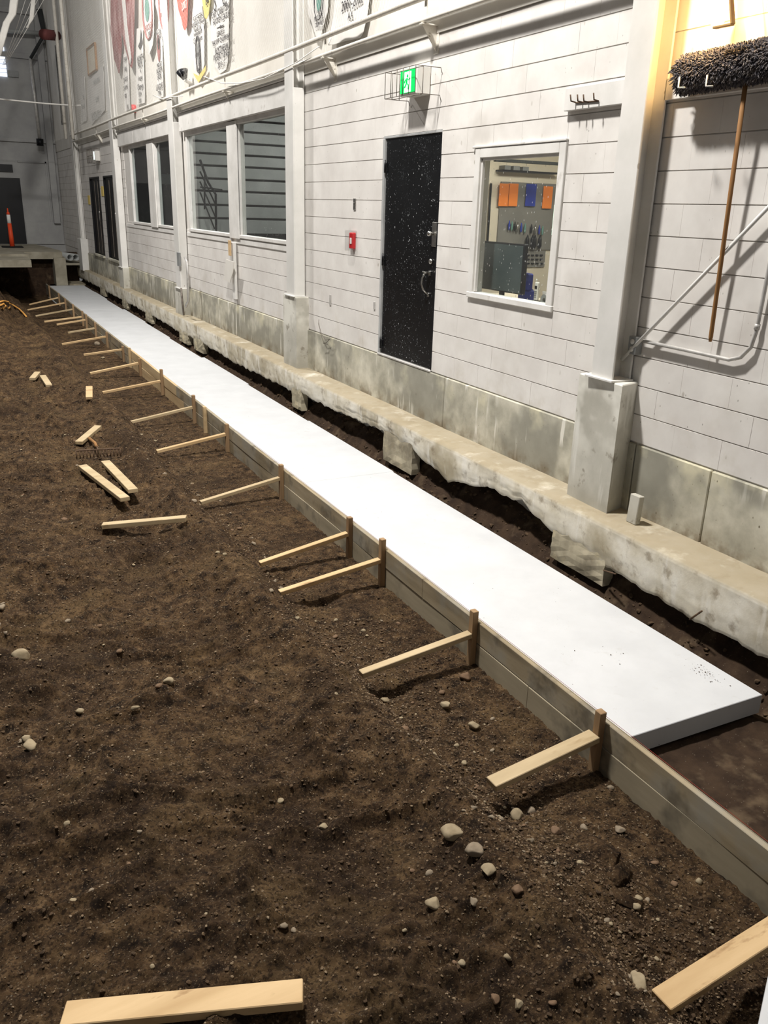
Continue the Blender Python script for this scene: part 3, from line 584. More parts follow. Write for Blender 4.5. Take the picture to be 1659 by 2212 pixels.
P=A(1135,590,x=.35);mb=MB(); mb.box(.33,.40,P.y-.06,P.y+.05,1.952,P.z,.012).box(.32,.42,P.y-.075,P.y+.06,1.952,2.08,.02); obj('blue_pouch',mb,m_blue,label='blue and grey pouch standing on the counter right of the monitor',cat='pouch')
P=A(1160,632,x=.35); ph=thing('cordless_phone',(.35,P.y,1.952),'white cordless telephone handset standing on the office counter','telephone')
mb=MB(); mb.box(.32,.38,P.y-.035,P.y+.035,1.952,2.00,.006); obj('cradle',mb,m_dark,ph)
mb=MB(); mb.box(.335,.36,P.y-.023,P.y+.023,2.0,2.15,.006).tube([(.347,P.y+.015,2.15),(.347,P.y+.015,2.175)],.006,6); hs=obj('handset',mb,m_plastic,ph)
mb=MB(); mb.box(.332,.336,P.y-.015,P.y+.015,2.095,2.12); obj('display',mb,m_dark,hs)
mb=MB()
for r_ in range(4):
    for c_ in range(3): mb.box(.332,.336,P.y-.014+c_*.011,P.y-.006+c_*.011,2.02+r_*.016,2.03+r_*.016)
obj('keypad',mb,m_greyp,hs)
P=A(1183,634,x=.3); mb=MB(); n=24; R_,r_=.048,.02
v=[];f=[]
for i in range(n):
    a=i*2*math.pi/n
    for (rr,dx) in ((R_,-.025),(R_,.025),(r_,.025),(r_,-.025)): v.append((.3+dx,P.y+.01+rr*math.cos(a),1.974+R_+rr*math.sin(a)))
for i in range(n):
    for k in range(4): f.append((i*4+k,i*4+(k+1)%4,((i+1)%n)*4+(k+1)%4,((i+1)%n)*4+k))
mb.add(v,f); obj('tape_roll',mb,m_greyp,label='grey roll of tape at the right corner of the office window',cat='tape')
mb=MB(); P=A(1172,628,x=.42); mb.obox(Vector((.46,P.y-.02,2.02)),Vector((0,1,0)),Vector((1,0,.2)).normalized(),Vector((-.2,0,1)).normalized(),.12,.002,.1); obj('paper_sheet',mb,m_banW,label='white paper sheet propped behind the tape roll',cat='paper')
# ---------------------------------------------------------------- wall fittings
ex=A(882,175,x=0); es=thing('exit_sign',(0,ex.y,ex.z),'lit green running man exit sign in a wire guard above the black door','exit sign')
y0,y1=A(912,175,x=-.0).y,A(866,175,x=-.16).y
ya,yb_=A(897,175,x=-.15).y,A(866,175,x=-.15).y; za,zb2=A(882,200,x=-.15).z,A(882,150,x=-.15).z
mb=MB(); mb.box(-.15,.0,ya-.02,yb_+.02,za-.02,zb2+.02,.008); obj('housing',mb,m_plastic,es)
mb=MB(); mb.box(-.155,-.148,ya,yb_,za,zb2); obj('green_panel',mb,m_green,es)
yc=(ya+yb_)/2; h=zb2-za; wd=yb_-ya
mb=MB(); mb.box(-.158,-.1551,yc-wd*.24,yc+wd*.20,za+.004,zb2-h*.1); dp=obj('white_doorway',mb,m_litw,es)
def fig(pts,r):
    mb.tube([(-.160,yc-u*wd,za+v*h) for u,v in pts],r,5)
mb=MB(); mb.tube([(-.162,yc-.02*wd,za+.72*h),(-.158,yc-.02*wd,za+.72*h)],h*.075,10)
fig([(0,.64),(-.02,.42)],h*.06); fig([(-.02,.42),(.12,.30),(.10,.12)],h*.04); fig([(-.02,.42),(-.12,.26),(-.26,.22)],h*.04); fig([(0,.62),(.14,.52),(.22,.60)],h*.03); fig([(0,.62),(-.13,.54),(-.16,.42)],h*.03)
obj('running_figure',mb,m_green,es)
cg=MB(); xo=-.27
y_f,y_n=A(832,180,x=xo).y,A(897,180,x=xo).y; zt,zb_=A(860,150,x=xo).z,A(860,208,x=xo).z
def wire(*p): cg.tube(p,.0035,5)
for x in (xo,-.19): wire((x,y_f,zt),(x,y_n,zt)); wire((x,y_f,zb_),(x,y_n,zb_))
for y in np.linspace(y_f,y_n,6): wire((xo,y,zt),(xo,y,zb_))
for x in np.linspace(xo,-.12,3): wire((x,y_f,zt),(x,y_f,zb_)); wire((x,y_n,zt),(x,y_n,zb_))
for y in (y_f,y_n):
    for z in (zt,zb_): wire((xo,y,z),(-.02,y,z),(-.006,y,z-.04))
obj('wire_guard',cg,m_wire,es)
# second sign far
P=A(206,337,x=-.08); t=thing('exit_sign',(0,P.y,P.z),'small distant sign box in a wire guard above the double black doors','exit sign')
mb=MB(); mb.box(-.12,0,P.y-.2,P.y+.12,P.z-.12,P.z+.12,.01); obj('housing',mb,m_plastic,t); mb=MB(); mb.box(-.125,-.119,P.y-.12,P.y+.02,P.z-.09,P.z+.1); obj('lit_panel',mb,m_litw,t)
cg=MB(); 
for y in np.linspace(P.y-.25,P.y+.55,7): cg.tube([(-.2,y,P.z-.16),(-.2,y,P.z+.16)],.005,4)
for z in (P.z-.16,P.z,P.z+.16): cg.tube([(-.2,P.y-.25,z),(-.2,P.y+.55,z)],.005,4)
for y in (P.y-.25,P.y+.55):
    for z in (P.z-.16,P.z+.16): cg.tube([(-.2,y,z),(0,y,z)],.005,4)
obj('wire_guard',cg,m_wire,t)
# fire pull station
P=A(759,520,x=-.03); t=thing('alarm_station',(0,P.y,P.z),'red fire alarm pull station under a clear cover left of the black door','fire alarm')
mb=MB(); mb.box(-.035,.002,P.y-.055,P.y+.055,P.z-.085,P.z+.085,.008); obj('body',mb,m_red,t)
mb=MB(); mb.box(-.042,-.034,P.y-.02,P.y+.02,P.z-.035,P.z+.03,.003); obj('pull_lever',mb,m_banW,t)
mb=MB(); mb.box(-.075,.0,P.y-.085,P.y+.085,P.z-.11,P.z+.11,.01); obj('clear_cover',mb,m_clear,t)
mb=MB(); P=A(765,441,x=-.01); mb.box(-.01,.002,P.y-.028,P.y+.028,P.z-.06,P.z+.06,.003).box(-.016,-.01,P.y-.012,P.y+.012,P.z-.02,P.z+.02,.002); obj('key_switch_plate',mb,m_chrome,label='small steel key switch plate above the fire alarm station',cat='switch')
mb=MB(); P=A(713,648,x=-.008); mb.box(-.01,.002,P.y-.02,P.y+.02,P.z-.06,P.z+.06,.002); obj('small_wall_plate',mb,m_galv,label='tiny metal plate low on the wall near the middle column',cat='plate')
mb=MB(); P=A(808,660,x=-.008); mb.box(-.01,.002,P.y-.015,P.y+.015,P.z-.04,P.z+.04,.002); obj('small_wall_plate',mb,m_galv,label='tiny dark slotted plate just left of the black door',cat='plate')
# hook board
def board(p,q,x,th,m,name,parent=None,**k):
    mb=MB(); P=A(*p,x=x);Q=A(*q,x=x); mb.box(x,x+th,P.y,Q.y,P.z,Q.z,.003); return obj(name,mb,m,parent,**k)
t=thing('hook_rack',(0,5.0,3.45),'white board with four rusty hooks right of the office window','hook rack')
P=A(1230,215,x=-.04);mb=MB(); mb.box(-.04,0,4.64,5.27,3.385,3.53,.003); obj('backboard',mb,m_trim,t)
mb=MB(); pz=A(1270,222,x=-.045).z; mb.tube([A(1243,222,x=-.045),A(1293,218,x=-.045)],.005,6); obj('bar',mb,m_rust,t)
for px in (1243,1258,1271,1293):
    mb=MB(); a=A(px,221 if px<1290 else 218,x=-.045); mb.tube([a,a+Vector((-.04,0,.005)),a+Vector((-.05,0,.045))],.005,6); obj('hook',mb,m_rust,t)
# mop
mbd=board((1438,163),(1659,212),-.03,.03,m_trim,'mop_board',label='white board behind the mop head',cat='board') if False else None
mb=MB(); mb.box(-.03,0,3.0,A(1437,185,x=-.03).y,A(1500,205,x=-.03).z-.01,A(1500,160,x=-.03).z,.003); obj('mop_board',mb,m_trim,label='white mounting board on the wall behind the mop head',cat='board')
mp=thing('dust_mop',(-.12,3.6,3.4),'wide charcoal dust mop hanging head up with a worn wooden handle','mop')
xm=-.12; P0=A(1470,160,x=xm); P1=Vector((xm,P0.y-.95,P0.z+.02)); mb=MB(); d=P1-P0
mb.tube([P0+d*t_ for t_ in np.linspace(0.01,.99,12)],.05,10,rs=[.03]+[.055]*10+[.03]); 
r=random.Random(5)
for i in range(7000):
    t_=r.random(); an=r.random()*2*math.pi; base=P0+d*t_; rad=Vector((math.cos(an),0,math.sin(an)*1.5))
    endf=max(0,1-min(t_,1-t_)/.02); out=base+rad*.050*(1-.4*endf); l=r.uniform(.016,.036); side=Vector((0,r.uniform(-.025,.025)+(.03*endf if t_<.5 else -.03*endf),-.012))
    tip=out+rad*l*.8+side; mid=(out+tip)/2+rad*.006; mb.tube([out-rad*.008,mid,tip],.004,3,rs=[.0045,.0045,.002],cap=False)
obj('yarn_head',mb,m_mop,mp)
hb_=A(1534,738,x=-.05); ht=A(1612,170,x=-.11)
mb=MB(); mb.tube([hb_+(ht-hb_)*t_ for t_ in (0,.02,.5,1)],.013,10,rs=[.009,.013,.013,.013]); obj('handle',mb,m_handle,mp)
for px,py in ((1468,176),(1528,172)):
    a=A(px,py-10,x=-.255); mb=MB(); mb.tube([a,a+Vector((0,0,-.055)),a+Vector((0,-.05,-.06))],.005,6); obj('hook_end',mb,m_plastic,mp)
# conduit, outlet, tie rod
P=A(1361,745,x=-.06); t=thing('outlet_box',(0,P.y,P.z),'grey double outlet box tucked behind the nearest column','outlet')
mb=MB(); mb.box(-.06,0,P.y-.055,P.y+.02,P.z-.06,P.z+.06,.004); obj('box',mb,m_greyp,t)
for dz in (-.025,.025):
    mb=MB(); mb.tube([(-.064,P.y-.02,P.z+dz),(-.058,P.y-.02,P.z+dz)],.018,12); obj('receptacle',mb,m_banW,t)
c=[A(1372,733,x=-.03),A(1480,756,x=-.03),A(1575,777,x=-.03),A(1600,772,x=-.03),A(1622,750,x=-.03),A(1634,715,x=-.03),A(1645,660,x=-.03),A(1665,560,x=-.03),A(1700,400,x=-.03)]
t=thing('conduit',c[2],'white conduit running from the outlet box and bending up the right wall','conduit')
mb=MB(); mb.tube(c,.012,10); obj('tube',mb,m_galv,t)
a=A(1634,712,x=-.03);b=A(1637,700,x=-.03); mb=MB(); mb.tube([a,b],.016,10); obj('coupling',mb,m_galv,t)
mb=MB(); mb.tube([A(1343,777,x=-.055),A(1720,385,x=-.045)],.012,8); obj('tie_rod',mb,m_steel,label='thin white diagonal rod crossing behind the mop handle',cat='rod')
# lamp
P=A(1548,15,x=-.14); lm=thing('wall_lamp',(0,P.y,P.z),'glowing warm wall lamp with a metal bracket above the mop','lamp')
lb=MB()
for i in range(9):
    pass
lb.tube([P+Vector((.02,0,z)) for z in (-.09,-.085,-.05,0,.05,.09,.13)],.05,14,rs=[.01,.03,.048,.052,.05,.04,.02]); obj('bulb',lb,m_lampglow,lm)
mb=MB(); x=-.24; a=A(1578,-30,x=x); b=A(1583,52,x=x); c_=A(1543,60,x=x)
mb.beam(a,b,.012,.03,(1,0,0),.002); mb.beam(b,c_,.012,.03,(1,0,0),.002); mb.beam(a,Vector((0,a.y,a.z)),.012,.012); obj('guard_bracket',mb,m_lampcage,lm)
mb=MB(); mb.tube([(0,P.y,P.z+.16),(-.12,P.y,P.z+.16)],.035,12); mb.tube([(0,P.y,P.z+.16),(-.02,P.y,P.z+.16)],.06,12); obj('socket',mb,m_galv,lm)
pl=bpy.data.lights.new('wall_lamp_light','POINT'); pl.energy=20; pl.color=(1,.62,.24); pl.shadow_soft_size=.06; po=bpy.data.objects.new('wall_lamp_light',pl); po.location=(P.x-.075,P.y-.01,P.z+.0); COL.objects.link(po)
# ---------------------------------------------------------------- pipes along the wall
XP=-.14
def pipe_pts(lst): 
    return [A(px,py,x=XP) for px,py in lst]
up=pipe_pts([(162,296),(420,187),(640,96),(884,0)]); lo=pipe_pts([(175,314),(420,215),(640,128),(973,0)])
zu=sum(p.z for p in up)/4; zl=sum(p.z for p in lo)/4
for nm,z,lab,r_ in (('pipe_rail',zu,'upper of the two long white pipes running along the wall above the windows',.029),('pipe_rail',zl,'lower of the two long white pipes running along the wall above the windows',.022)):
    mb=MB(); mb.tube([(XP,y,z+.006*math.sin(y)) for y in np.arange(1.5,28.1,1.0)],r_,8)
    obj(nm,mb,m_pipe,label=lab,cat='pipe',group='long white wall pipes')
for i,y in enumerate((A(915,60,x=XP).y,A(700,105,x=XP).y,A(484,190,x=XP).y,A(308,262,x=XP).y,A(208,305,x=XP).y,3.4)):
    t=thing('pipe_bracket',(0,y,zl),('large white triangular pipe bracket left of the exit sign','white triangular pipe bracket right of the middle column','white triangular pipe bracket over the large windows','white triangular pipe bracket over the smaller far windows','farthest white triangular pipe bracket near the double doors','white triangular pipe bracket past the right edge of the photograph')[i],'bracket','triangular pipe brackets')
    mb=MB(); mb.sheet([(XP-.03,y+.006,zl-.015),(0,y+.006,zl-.015),(0,y+.006,zl-.23)],(0,1,0),.012); obj('gusset',mb,m_pipe,t)
    mb=MB(); mb.box(XP-.03,0,y-.025,y+.025,zl-.03,zl-.02,.002).box(XP+.012,XP+.02,y-.02,y+.02,zl-.02,zu+.01,.002).box(-.008,0,y-.04,y+.04,zl-.24,zl+.05,.002); obj('arm',mb,m_pipe,t)
# ---------------------------------------------------------------- banners
def banner(pix,m,label,x=-.05,name='banner',wav=.012,group='pennants and banners hung above the pipes'):
    """outline in the wall plane, cloth built as thin sagging sheet"""
    P=[A(px,py,x=x) for px,py in pix]; ys_=[p.y for p in P]; zs=[p.z for p in P]
    t=thing(name,(x,sum(ys_)/len(P),max(zs)),label,'banner',group)
    y0,y1=min(ys_),max(ys_); n=12; v=[];f=[]
    def span(y):
        zz=[]
        for a,b in zip(P,P[1:]+P[:1]):
            if (a.y-y)*(b.y-y)<=0 and abs(a.y-b.y)>1e-6: zz.append(a.z+(b.z-a.z)*(y-a.y)/(b.y-a.y))
        return (min(zz),max(zz)) if zz else (P[0].z,P[0].z)
    for i in range(n+1):
        y=y0+(y1-y0)*min(max(i/n,.002),.998); a,b=span(y); xx=x-wav*math.sin(i*1.1)*.5
        for k in range(5): v.append((xx-.01*math.sin(k),y,a+(b-a)*k/4))
    N_=len(v); v+=[(p[0]+.003,p[1],p[2]) for p in v]
    for i in range(n):
        for k in range(4):
            q=(i*5+k,(i+1)*5+k,(i+1)*5+k+1,i*5+k+1); f.append(q[::-1]); f.append(tuple(j+N_ for j in q))
        f.append((i*5,N_+i*5,N_+(i+1)*5,(i+1)*5)); f.append((i*5+4,(i+1)*5+4,N_+(i+1)*5+4,N_+i*5+4))
    f.append((0,1,2,3,4,N_+4,N_+3,N_+2,N_+1,N_)); f.append(tuple([n*5+k for k in range(5)][::-1]+[N_+n*5+k for k in range(5)]))
    mb=MB(); mb.add(v,f,False); obj('cloth',mb,m,t); return t
RT=(0,-1,0); UP=(0,0,1)
def btext(t,s,px,py,size,m=None,x=-.068,sx=1,name='lettering'):
    text(name,s,size,m or m_ink,t,A(px,py,x=x),RT,UP,sx=sx)
def ring(t,px,py,ry,rz,m,th=.02,x=-.068,name='emblem'):
    c=A(px,py,x=x); mb=MB(); mb.tube([c+Vector((0,ry*math.cos(a),rz*math.sin(a))) for a in np.linspace(0,2*math.pi,25)],th/2,5,cap=False); obj(name,mb,m,t)
def disc(t,px,py,ry,rz,m,x=-.066,name='emblem'):
    c=A(px,py,x=x); mb=MB(); mb.sheet([c+Vector((0,ry*math.cos(a),rz*math.sin(a))) for a in np.linspace(0,2*math.pi,17)[:-1]],(1,0,0),-.004); obj(name,mb,m,t)
# 2012-13 banner
t=banner([(455,-60),(497,-78),(494,120),(489,148),(476,160),(462,140),(457,90)],m_banW,'long white championship banner ending in 2012-13 beside the middle column')
for s,px,py,sz,sx in (('FORT CARLTON',474,25,.125,.95),('HOCKEY LEAGUE',477,40,.105,.95),('LEAGUE',476,71,.095,1),('PLAYOFF CHAMPIONS',477,86,.09,.95),('ROSTHERN',478,106,.125,1),('WHEAT KINGS',478,120,.125,.95),('2012-13',478,139,.12,.9)): btext(t,s,px,py,sz,sx=sx)
btext(t,'S',464,8,.30); btext(t,'C',484,-4,.30); mb=MB(); a=A(469,61,x=-.066);b=A(483,54,x=-.066); mb.beam(a,b,.006,.012,(0,0,1),0); c_=(a+b)/2; mb.obox(c_,Vector((0,.7,.7)),Vector((1,0,0)),Vector((0,-.7,.7)),.035,.004,.035); obj('rule',mb,m_ink,t)
t=banner([(413,20),(434,6),(441,50),(444,135),(429,178),(419,160),(415,80)],m_banW,'white banner with an oval crest and a gold tip')
for s,px,py,sz,c in (('ROSTHERN',427,37,.10,m_ink),('WHEAT KINGS',427,50,.10,m_ink),('North Div.',427,62,.09,m_ink),('Intermediate B',427,71,.075,m_ink),('Champions',427,85,.11,m_ink),('1989-1990',429,149,.07,m_ink)): btext(t,s,px,py,sz,c)
ring(t,428,118,.10,.25,m_ink,.03); disc(t,428,118,.06,.16,m_greyp); btext(t,'RWK',428,118,.09)
mb=MB(); P=[A(a,b,x=-.066) for a,b in ((418,158),(429,164),(444,142),(444,153),(429,178.5),(419,162))]; mb.sheet(P,(1,0,0),-.004); obj('gold_tip',mb,m_gold,t)
t=banner([(374,-40),(408,-60),(407,15),(404,55),(397,70),(393,40),(385,22)],m_banPk,'salmon pink pennant with pale lettering',x=-.08); btext(t,'2007',398,12,.16,m_banW,x=-.1)
t=banner([(431,-40),(455,-50),(455,5),(450,30),(446,42),(441,35),(437,10)],m_banY,'yellow pennant with a dark pattern',x=-.09); btext(t,'84',447,2,.16,m_ink,x=-.11)
t=banner([(237,-20),(264,-30),(262,90),(262,120),(258,164),(250,140),(244,120),(239,60)],m_banR,'wide dark red pennant at the left, pointed at the foot',x=-.08)
t=banner([(262,-30),(291,-40),(291,40),(288,120),(286,150),(280,140),(268,100),(262,60)],m_banR,'dark red pennant with a pale stripe, right half of the red pair',x=-.10)
mb=MB(); P=[A(a,b,x=-.122) for a,b in ((262,-10),(269,-12),(275,60),(283,125),(281,140),(271,85))]; mb.sheet(P,(1,0,0),-.004); obj('pale_stripe',mb,m_banW,t)
t=banner([(290,62),(308,60),(310,120),(314,222),(297,226),(293,140)],m_banW,'narrow white banner with a black crest and stacked lettering')
mb=MB(); P=[A(a,b,x=-.066) for a,b in ((298,100),(302,90),(304,64),(308,90),(307,100),(301,105))]; mb.sheet(P,(1,0,0),-.004); obj('crest',mb,m_ink,t)
for s,py,sz in (('NORTH',126,.16),('PROV.',140,.16),('vs',152,.11),('League',168,.12),('Champs',187,.16),('B Div.',203,.12),('2001',218,.12)): btext(t,s,303,py,sz)
t=banner([(307,-60),(332,-75),(333,60),(329,100),(322,122),(314,95),(308,20)],m_banW,'white pennant with a teal round crest',x=-.09)
disc(t,317,20,.16,.2,m_teal,x=-.11); ring(t,318,22,.36,.46,m_inkred,.03,x=-.11); btext(t,'HOCKEY',321,58,.14,m_inkred,x=-.11); btext(t,'1991',324,74,.14,m_ink,x=-.11)
t=banner([(336,-60),(364,-75),(365,45),(363,70),(356,98),(344,55),(337,10)],m_banW,'white pennant with a red rimmed crest next to the brown column',x=-.09)
disc(t,353,0,.13,.22,m_teal,x=-.11); ring(t,353,0,.32,.46,m_inkred,.03,x=-.11); btext(t,'PEE WEE',355,30,.14,m_inkred,x=-.11); btext(t,'1990-91',357,50,.13,m_inkred,x=-.11)
t=banner([(335,66),(348,58),(351,100),(354,208),(342,214),(338,120)],m_banW,'narrow white banner with a round portrait like crest')
for s,py,sz in (('ROSTHERN',68,.1),('KINGS',79,.1),('MIDGET',140,.1),('NORTH',152,.12),('SASK',165,.14),('LEAGUE',188,.14),('1994',202,.12)): btext(t,s,344,py,sz)
disc(t,342,104,.10,.22,m_inkred); disc(t,342,95,.06,.09,m_dark,x=-.072)
t=banner([(264,118),(276,112),(279,160),(281,236),(271,240),(266,160)],m_banW,'narrow pale banner partly behind the red pennants')
for s,py in (('FINAL',128),('1988',150),('LEAGUE',172),('CHAMPS',190),('1989',208)): btext(t,s,271,py,.12,m_ink)
btext(t,'IN',276,232,.16)
t=banner([(184,-40),(190,170),(196,170),(223,138),(230,235),(197,270),(190,250),(186,180)][1:7]+[(188,200)],m_banW,'wide white poster banner with a faint map drawing at the far left',x=-.04)
for s,px,py,sz in (('NHL ALUMNI',208,175,.14),('GAME',210,215,.16),('ROSTHERN',208,250,.26)): btext(t,s,px,py,sz,m_greyp,x=-.06)
t=banner([(227,115),(236,108),(240,190),(241,235),(231,240),(228,180)],m_banW,'narrow glossy white banner left of the red pennants',x=-.04); btext(t,'1986',235,205,.14,m_greyp,x=-.06)
t=banner([(171,170),(183,165),(188,260),(176,266)],m_banW,'narrow white banner farthest to the left',x=-.04); btext(t,'1985',180,210,.14,m_greyp,x=-.06); btext(t,'LEAGUE',180,230,.12,m_greyp,x=-.06)
# right pair, beyond the column
t=banner([(661,-60),(713,-80),(712,15),(694,70),(690,92),(684,80),(662,22)],m_banW,'glossy white pee wee pennant right of the middle column',x=-.06)
ring(t,688,2,.12,.18,m_ink,.012,x=-.085); disc(t,688,-2,.06,.12,m_teal,x=-.083); btext(t,'PEE WEE',688,38,.062,x=-.085); btext(t,'2001-02',689,52,.062,x=-.085); btext(t,'LEAGUE',689,24,.035,m_greyp,x=-.085)
t=banner([(722,-60),(806,-90),(800,2),(789,62),(781,80),(711,98),(718,40)],m_banW,'large white banner reading 2001-2002 behind the pipes',x=-.06)
btext(t,'2001-2002',760,6,.13,x=-.085,sx=.9); btext(t,'AA',757,34,.10,x=-.085)
# framed picture and fittings
P=[A(a,b,x=-.04) for a,b in ((188,107),(205,93),(209,150),(192,163))]
t=thing('picture_frame',P[0],'small wooden framed picture high on the far wall section','picture')
mb=MB(); mb.sheet(P,(1,0,0),-.02); obj('print',mb,m_cream,t)
mb=MB()
for a,b in zip(P,P[1:]+P[:1]): mb.beam(a,b,.04,.05,(1,0,0),.004)
obj('frame',mb,m_handle,t)
P=A(399,165,x=-.12); t=thing('wall_spotlight',(0,P.y,P.z),'small dark double spotlight beside the brown column above the pipes','spotlight')
mb=MB(); mb.tube([(0,P.y,P.z-.1),(-.12,P.y,P.z-.05)],.03,8); obj('mount',mb,m_plastic,t)
for dy in (-.1,.12):
    mb=MB(); mb.tube([(-.12,P.y+dy*.4,P.z-.03),(-.16,P.y+dy,P.z+.08)],.05,10,rs=[.03,.07]); obj('lamp_head',mb,m_dark,t)
P=A(291,235,x=-.03); mb=MB(); mb.tube([(0,P.y,P.z),(-.09,P.y,P.z)],.08,10); obj('red_bell',mb,m_red,label='small red bell on the wall just above the pipes',cat='bell')
# loose wall bits in the window bay
mb=MB(); P=A(498,525,x=-.07); Q=A(497,552,x=-.07); mb.box(-.095,-.075,P.y-.05,P.y+.05,Q.z,P.z+.04,.003); obj('wood_shim',mb,m_brace,label='small brown wood strip under the large window sill',cat='wood strip')
P=A(495,575,x=-.09); mb=MB(); mb.sheet([A(a,b,x=-.12) for a,b in ((488,560),(505,566),(502,590),(496,611),(483,604))],(1,0,0),-.01); obj('white_flap',mb,m_panel,label='torn white board scrap hanging on the wall below the large windows',cat='board scrap')
mb=MB(); a=A(503,510,x=-.05).y; mb.box(-.06,-.018,a-.06,a+.06,1.30,2.15,.006); obj('wall_post',mb,m_trim,label='white vertical batten below the post of the large windows',cat='batten')
P=A(401,560,x=-.06); t=thing('junction_box',(0,P.y,P.z),'open grey junction box with a bent pipe on the column by the large windows','junction box')
mb=MB(); mb.box(-.20,-.165,P.y-.08,P.y+.08,P.z-.12,P.z+.12,.004); obj('box',mb,m_greyp,t)
mb=MB(); mb.tube([A(400,556,x=-.24),A(404,566,x=-.24),A(406,600,x=-.24),A(407,650,x=-.24),A(402,662,x=-.22)],.025,8); obj('bent_pipe',mb,m_galv,t)
mb=MB(); mb.tube([A(391,622,x=-.2),A(394,655,x=-.2),A(397,681,x=-.2)],.018,6); obj('thin_rod',mb,m_wire,t)
mb=MB(); mb.tube([A(689,690,x=-.02),A(688,700,x=-.04),A(695,722,x=-.05),A(704,735,x=-.06),A(712,733,x=-.06),A(705,740,x=-.07),A(698,741,x=-.07),A(708,744,x=-.06)],.004,5); obj('wire_loop',mb,m_wire,label='loop of loose wire poking out above the ledge near the middle column',cat='wire')
for (px,py,l) in ((1400,1085,'short upright wood block standing on the ledge right of the nearest pedestal'),):
    P=A(1367,1128,z=.73); mb=MB(); mb.beam((P.x,P.y,.725),(P.x+.01,P.y,.925),.09,.045,(1,0,0),.004); obj('wood_block',mb,m_ped,label=l,cat='wood block')
# ---------------------------------------------------------------- form boards, stakes, braces
fb=thing('form_wall',(XF(14),14,0),'long low form wall of two stacked boards holding the foam sheets','formwork')
def fboard(y0,y1,z0,z1,m):
    n=max(2,int((y1-y0)/.6)); v=[];f=[]
    for i in range(n+1):
        y=y0+(y1-y0)*i/n; x=XF(y)+.0025*math.sin(y*1.7+z0*20); dz=.003*math.sin(y*1.3+z0*9)
        for (dx,z) in ((-.036,z0+.001),(-.036,z1-.003),(-.033,z1),(-.003,z1),(0,z1-.003),(0,z0+.001)): v.append((x+dx,y,z+dz))
    for i in range(n):
        for k in range(6): f.append((i*6+k,(i+1)*6+k,(i+1)*6+(k+1)%6,i*6+(k+1)%6))
    f+=[tuple(range(6))[::-1],tuple(n*6+k for k in range(6))]
    mb=MB(); mb.add(v,f); obj('form_board',mb,m,fb)
for (a,b,m) in ((.35,4.55,m_form),(4.554,8.9,m_form),(8.904,11.6,m_form),(11.604,14.9,m_form_new),(14.904,19.2,m_form),(19.204,23.5,m_form),(23.504,29,m_form)): fboard(a,b,.148,.290,m)
for (a,b,m) in ((.35,3.3,m_form_low),(3.304,7.2,m_form_low),(7.204,11.2,m_form),(11.204,14.7,m_form_new),(14.704,20.0,m_form),(20.004,29,m_form)): fboard(a,b,-.02,.144,m)
ST=[(2.69,.355,-2.13,.13,.082,'widest'),(3.87,.37,-2.25,.12,.055,0),(5.14,.38,-2.28,.10,.05,0),(5.73,.35,-2.22,.08,.05,0),(7.32,.35,-2.24,.07,.05,0),(9.11,.33,-2.23,.09,.05,0),(10.05,.33,None,0,0,0),(10.57,.37,-2.24,.08,.045,0),(12.39,.385,-2.24,.10,.045,0),(13.97,.28,-2.16,.09,.055,0),(14.79,.34,None,0,0,0),(15.41,.27,-2.03,.15,.045,0),(17.04,.30,-2.18,.10,.045,0),(18.41,.31,-1.88,.12,.045,0),(19.64,.33,-1.94,.13,.045,0),(20.19,.34,-2.13,.13,.055,0),(21.67,.33,-2.16,.08,.045,0),(23.1,.32,-2.2,.06,.045,0),(24.39,.33,-2.03,.05,.045,0),(26.6,.33,None,0,0,0),(28.7,.38,None,0,0,0),(1.42,.36,-2.30,.13,.09,0)]
ordn=['first','second','third','fourth','fifth','sixth','seventh','eighth','ninth','tenth','eleventh','twelfth','thirteenth','fourteenth','fifteenth','sixteenth','seventeenth','eighteenth','nineteenth','twentieth','twenty-first']
seq=sorted(ST,key=lambda s:s[0]); bi=0; vis=0
for i,(y,zt,xe,ze,bw,fl) in enumerate(seq):
    off=(y<2); x1=XF(y)-.038; wst=.046
    extra={5.73:'in the close pair, left of the two',5.14:'in the close pair, right of the two',10.05:'standing without a brace',14.79:'pale, without a brace',26.6:'far, without a brace',28.7:'at the far end of the form wall'}.get(y)
    nm=ordn[vis] if not off else None
    lab='wooden stake against the form wall, '+(nm+' from the foam end' if nm else 'just out of the near right corner')
    if not off: vis+=1
    mb=MB(); lean=random.uniform(-.006,.006)
    mb.beam((x1-.02,y,-.10),(x1-.02+lean*.5,y+lean,zt),wst,.040,(1,0,0),.003)
    obj('form_stake',mb,m_form_new if y in (14.79,10.05) else m_stake,label=lab,cat='stake',group='stakes holding the form wall')
    if xe is not None:
        xs=x1-.041; za=.21 if y!=18.41 else .19
        gx=float(G(xe,y)); p0=Vector((xs,y,za)); p1=Vector((xe-.008,y-.01,ze))
        if y<2: p0=Vector((xs,y+.02,.235)); p1=Vector((xe,y+.0,.17))
        mb=MB(); mb.beam(p0,p1,bw,.034,(0,0,1),.003)
        bi+=1
        obj('diagonal_brace',mb,(m_brace if (i%3!=2) else m_brace2) if y>2.8 or y<2 else m_brace2,label='wooden brace between dirt bank and form wall, '+(ordn[bi-2]+' from the foam end' if y>2 else 'nearest the camera at the lower right corner'),cat='brace',group='braces from the dirt bank to the form wall')
mb=MB(); mb.tube([(XF(y)-.01,y,.302) for y in np.arange(.4,9,.5)],.0014,4); obj('string_line',mb,m_string,label='thin red string line stretched just above the near form board',cat='string')
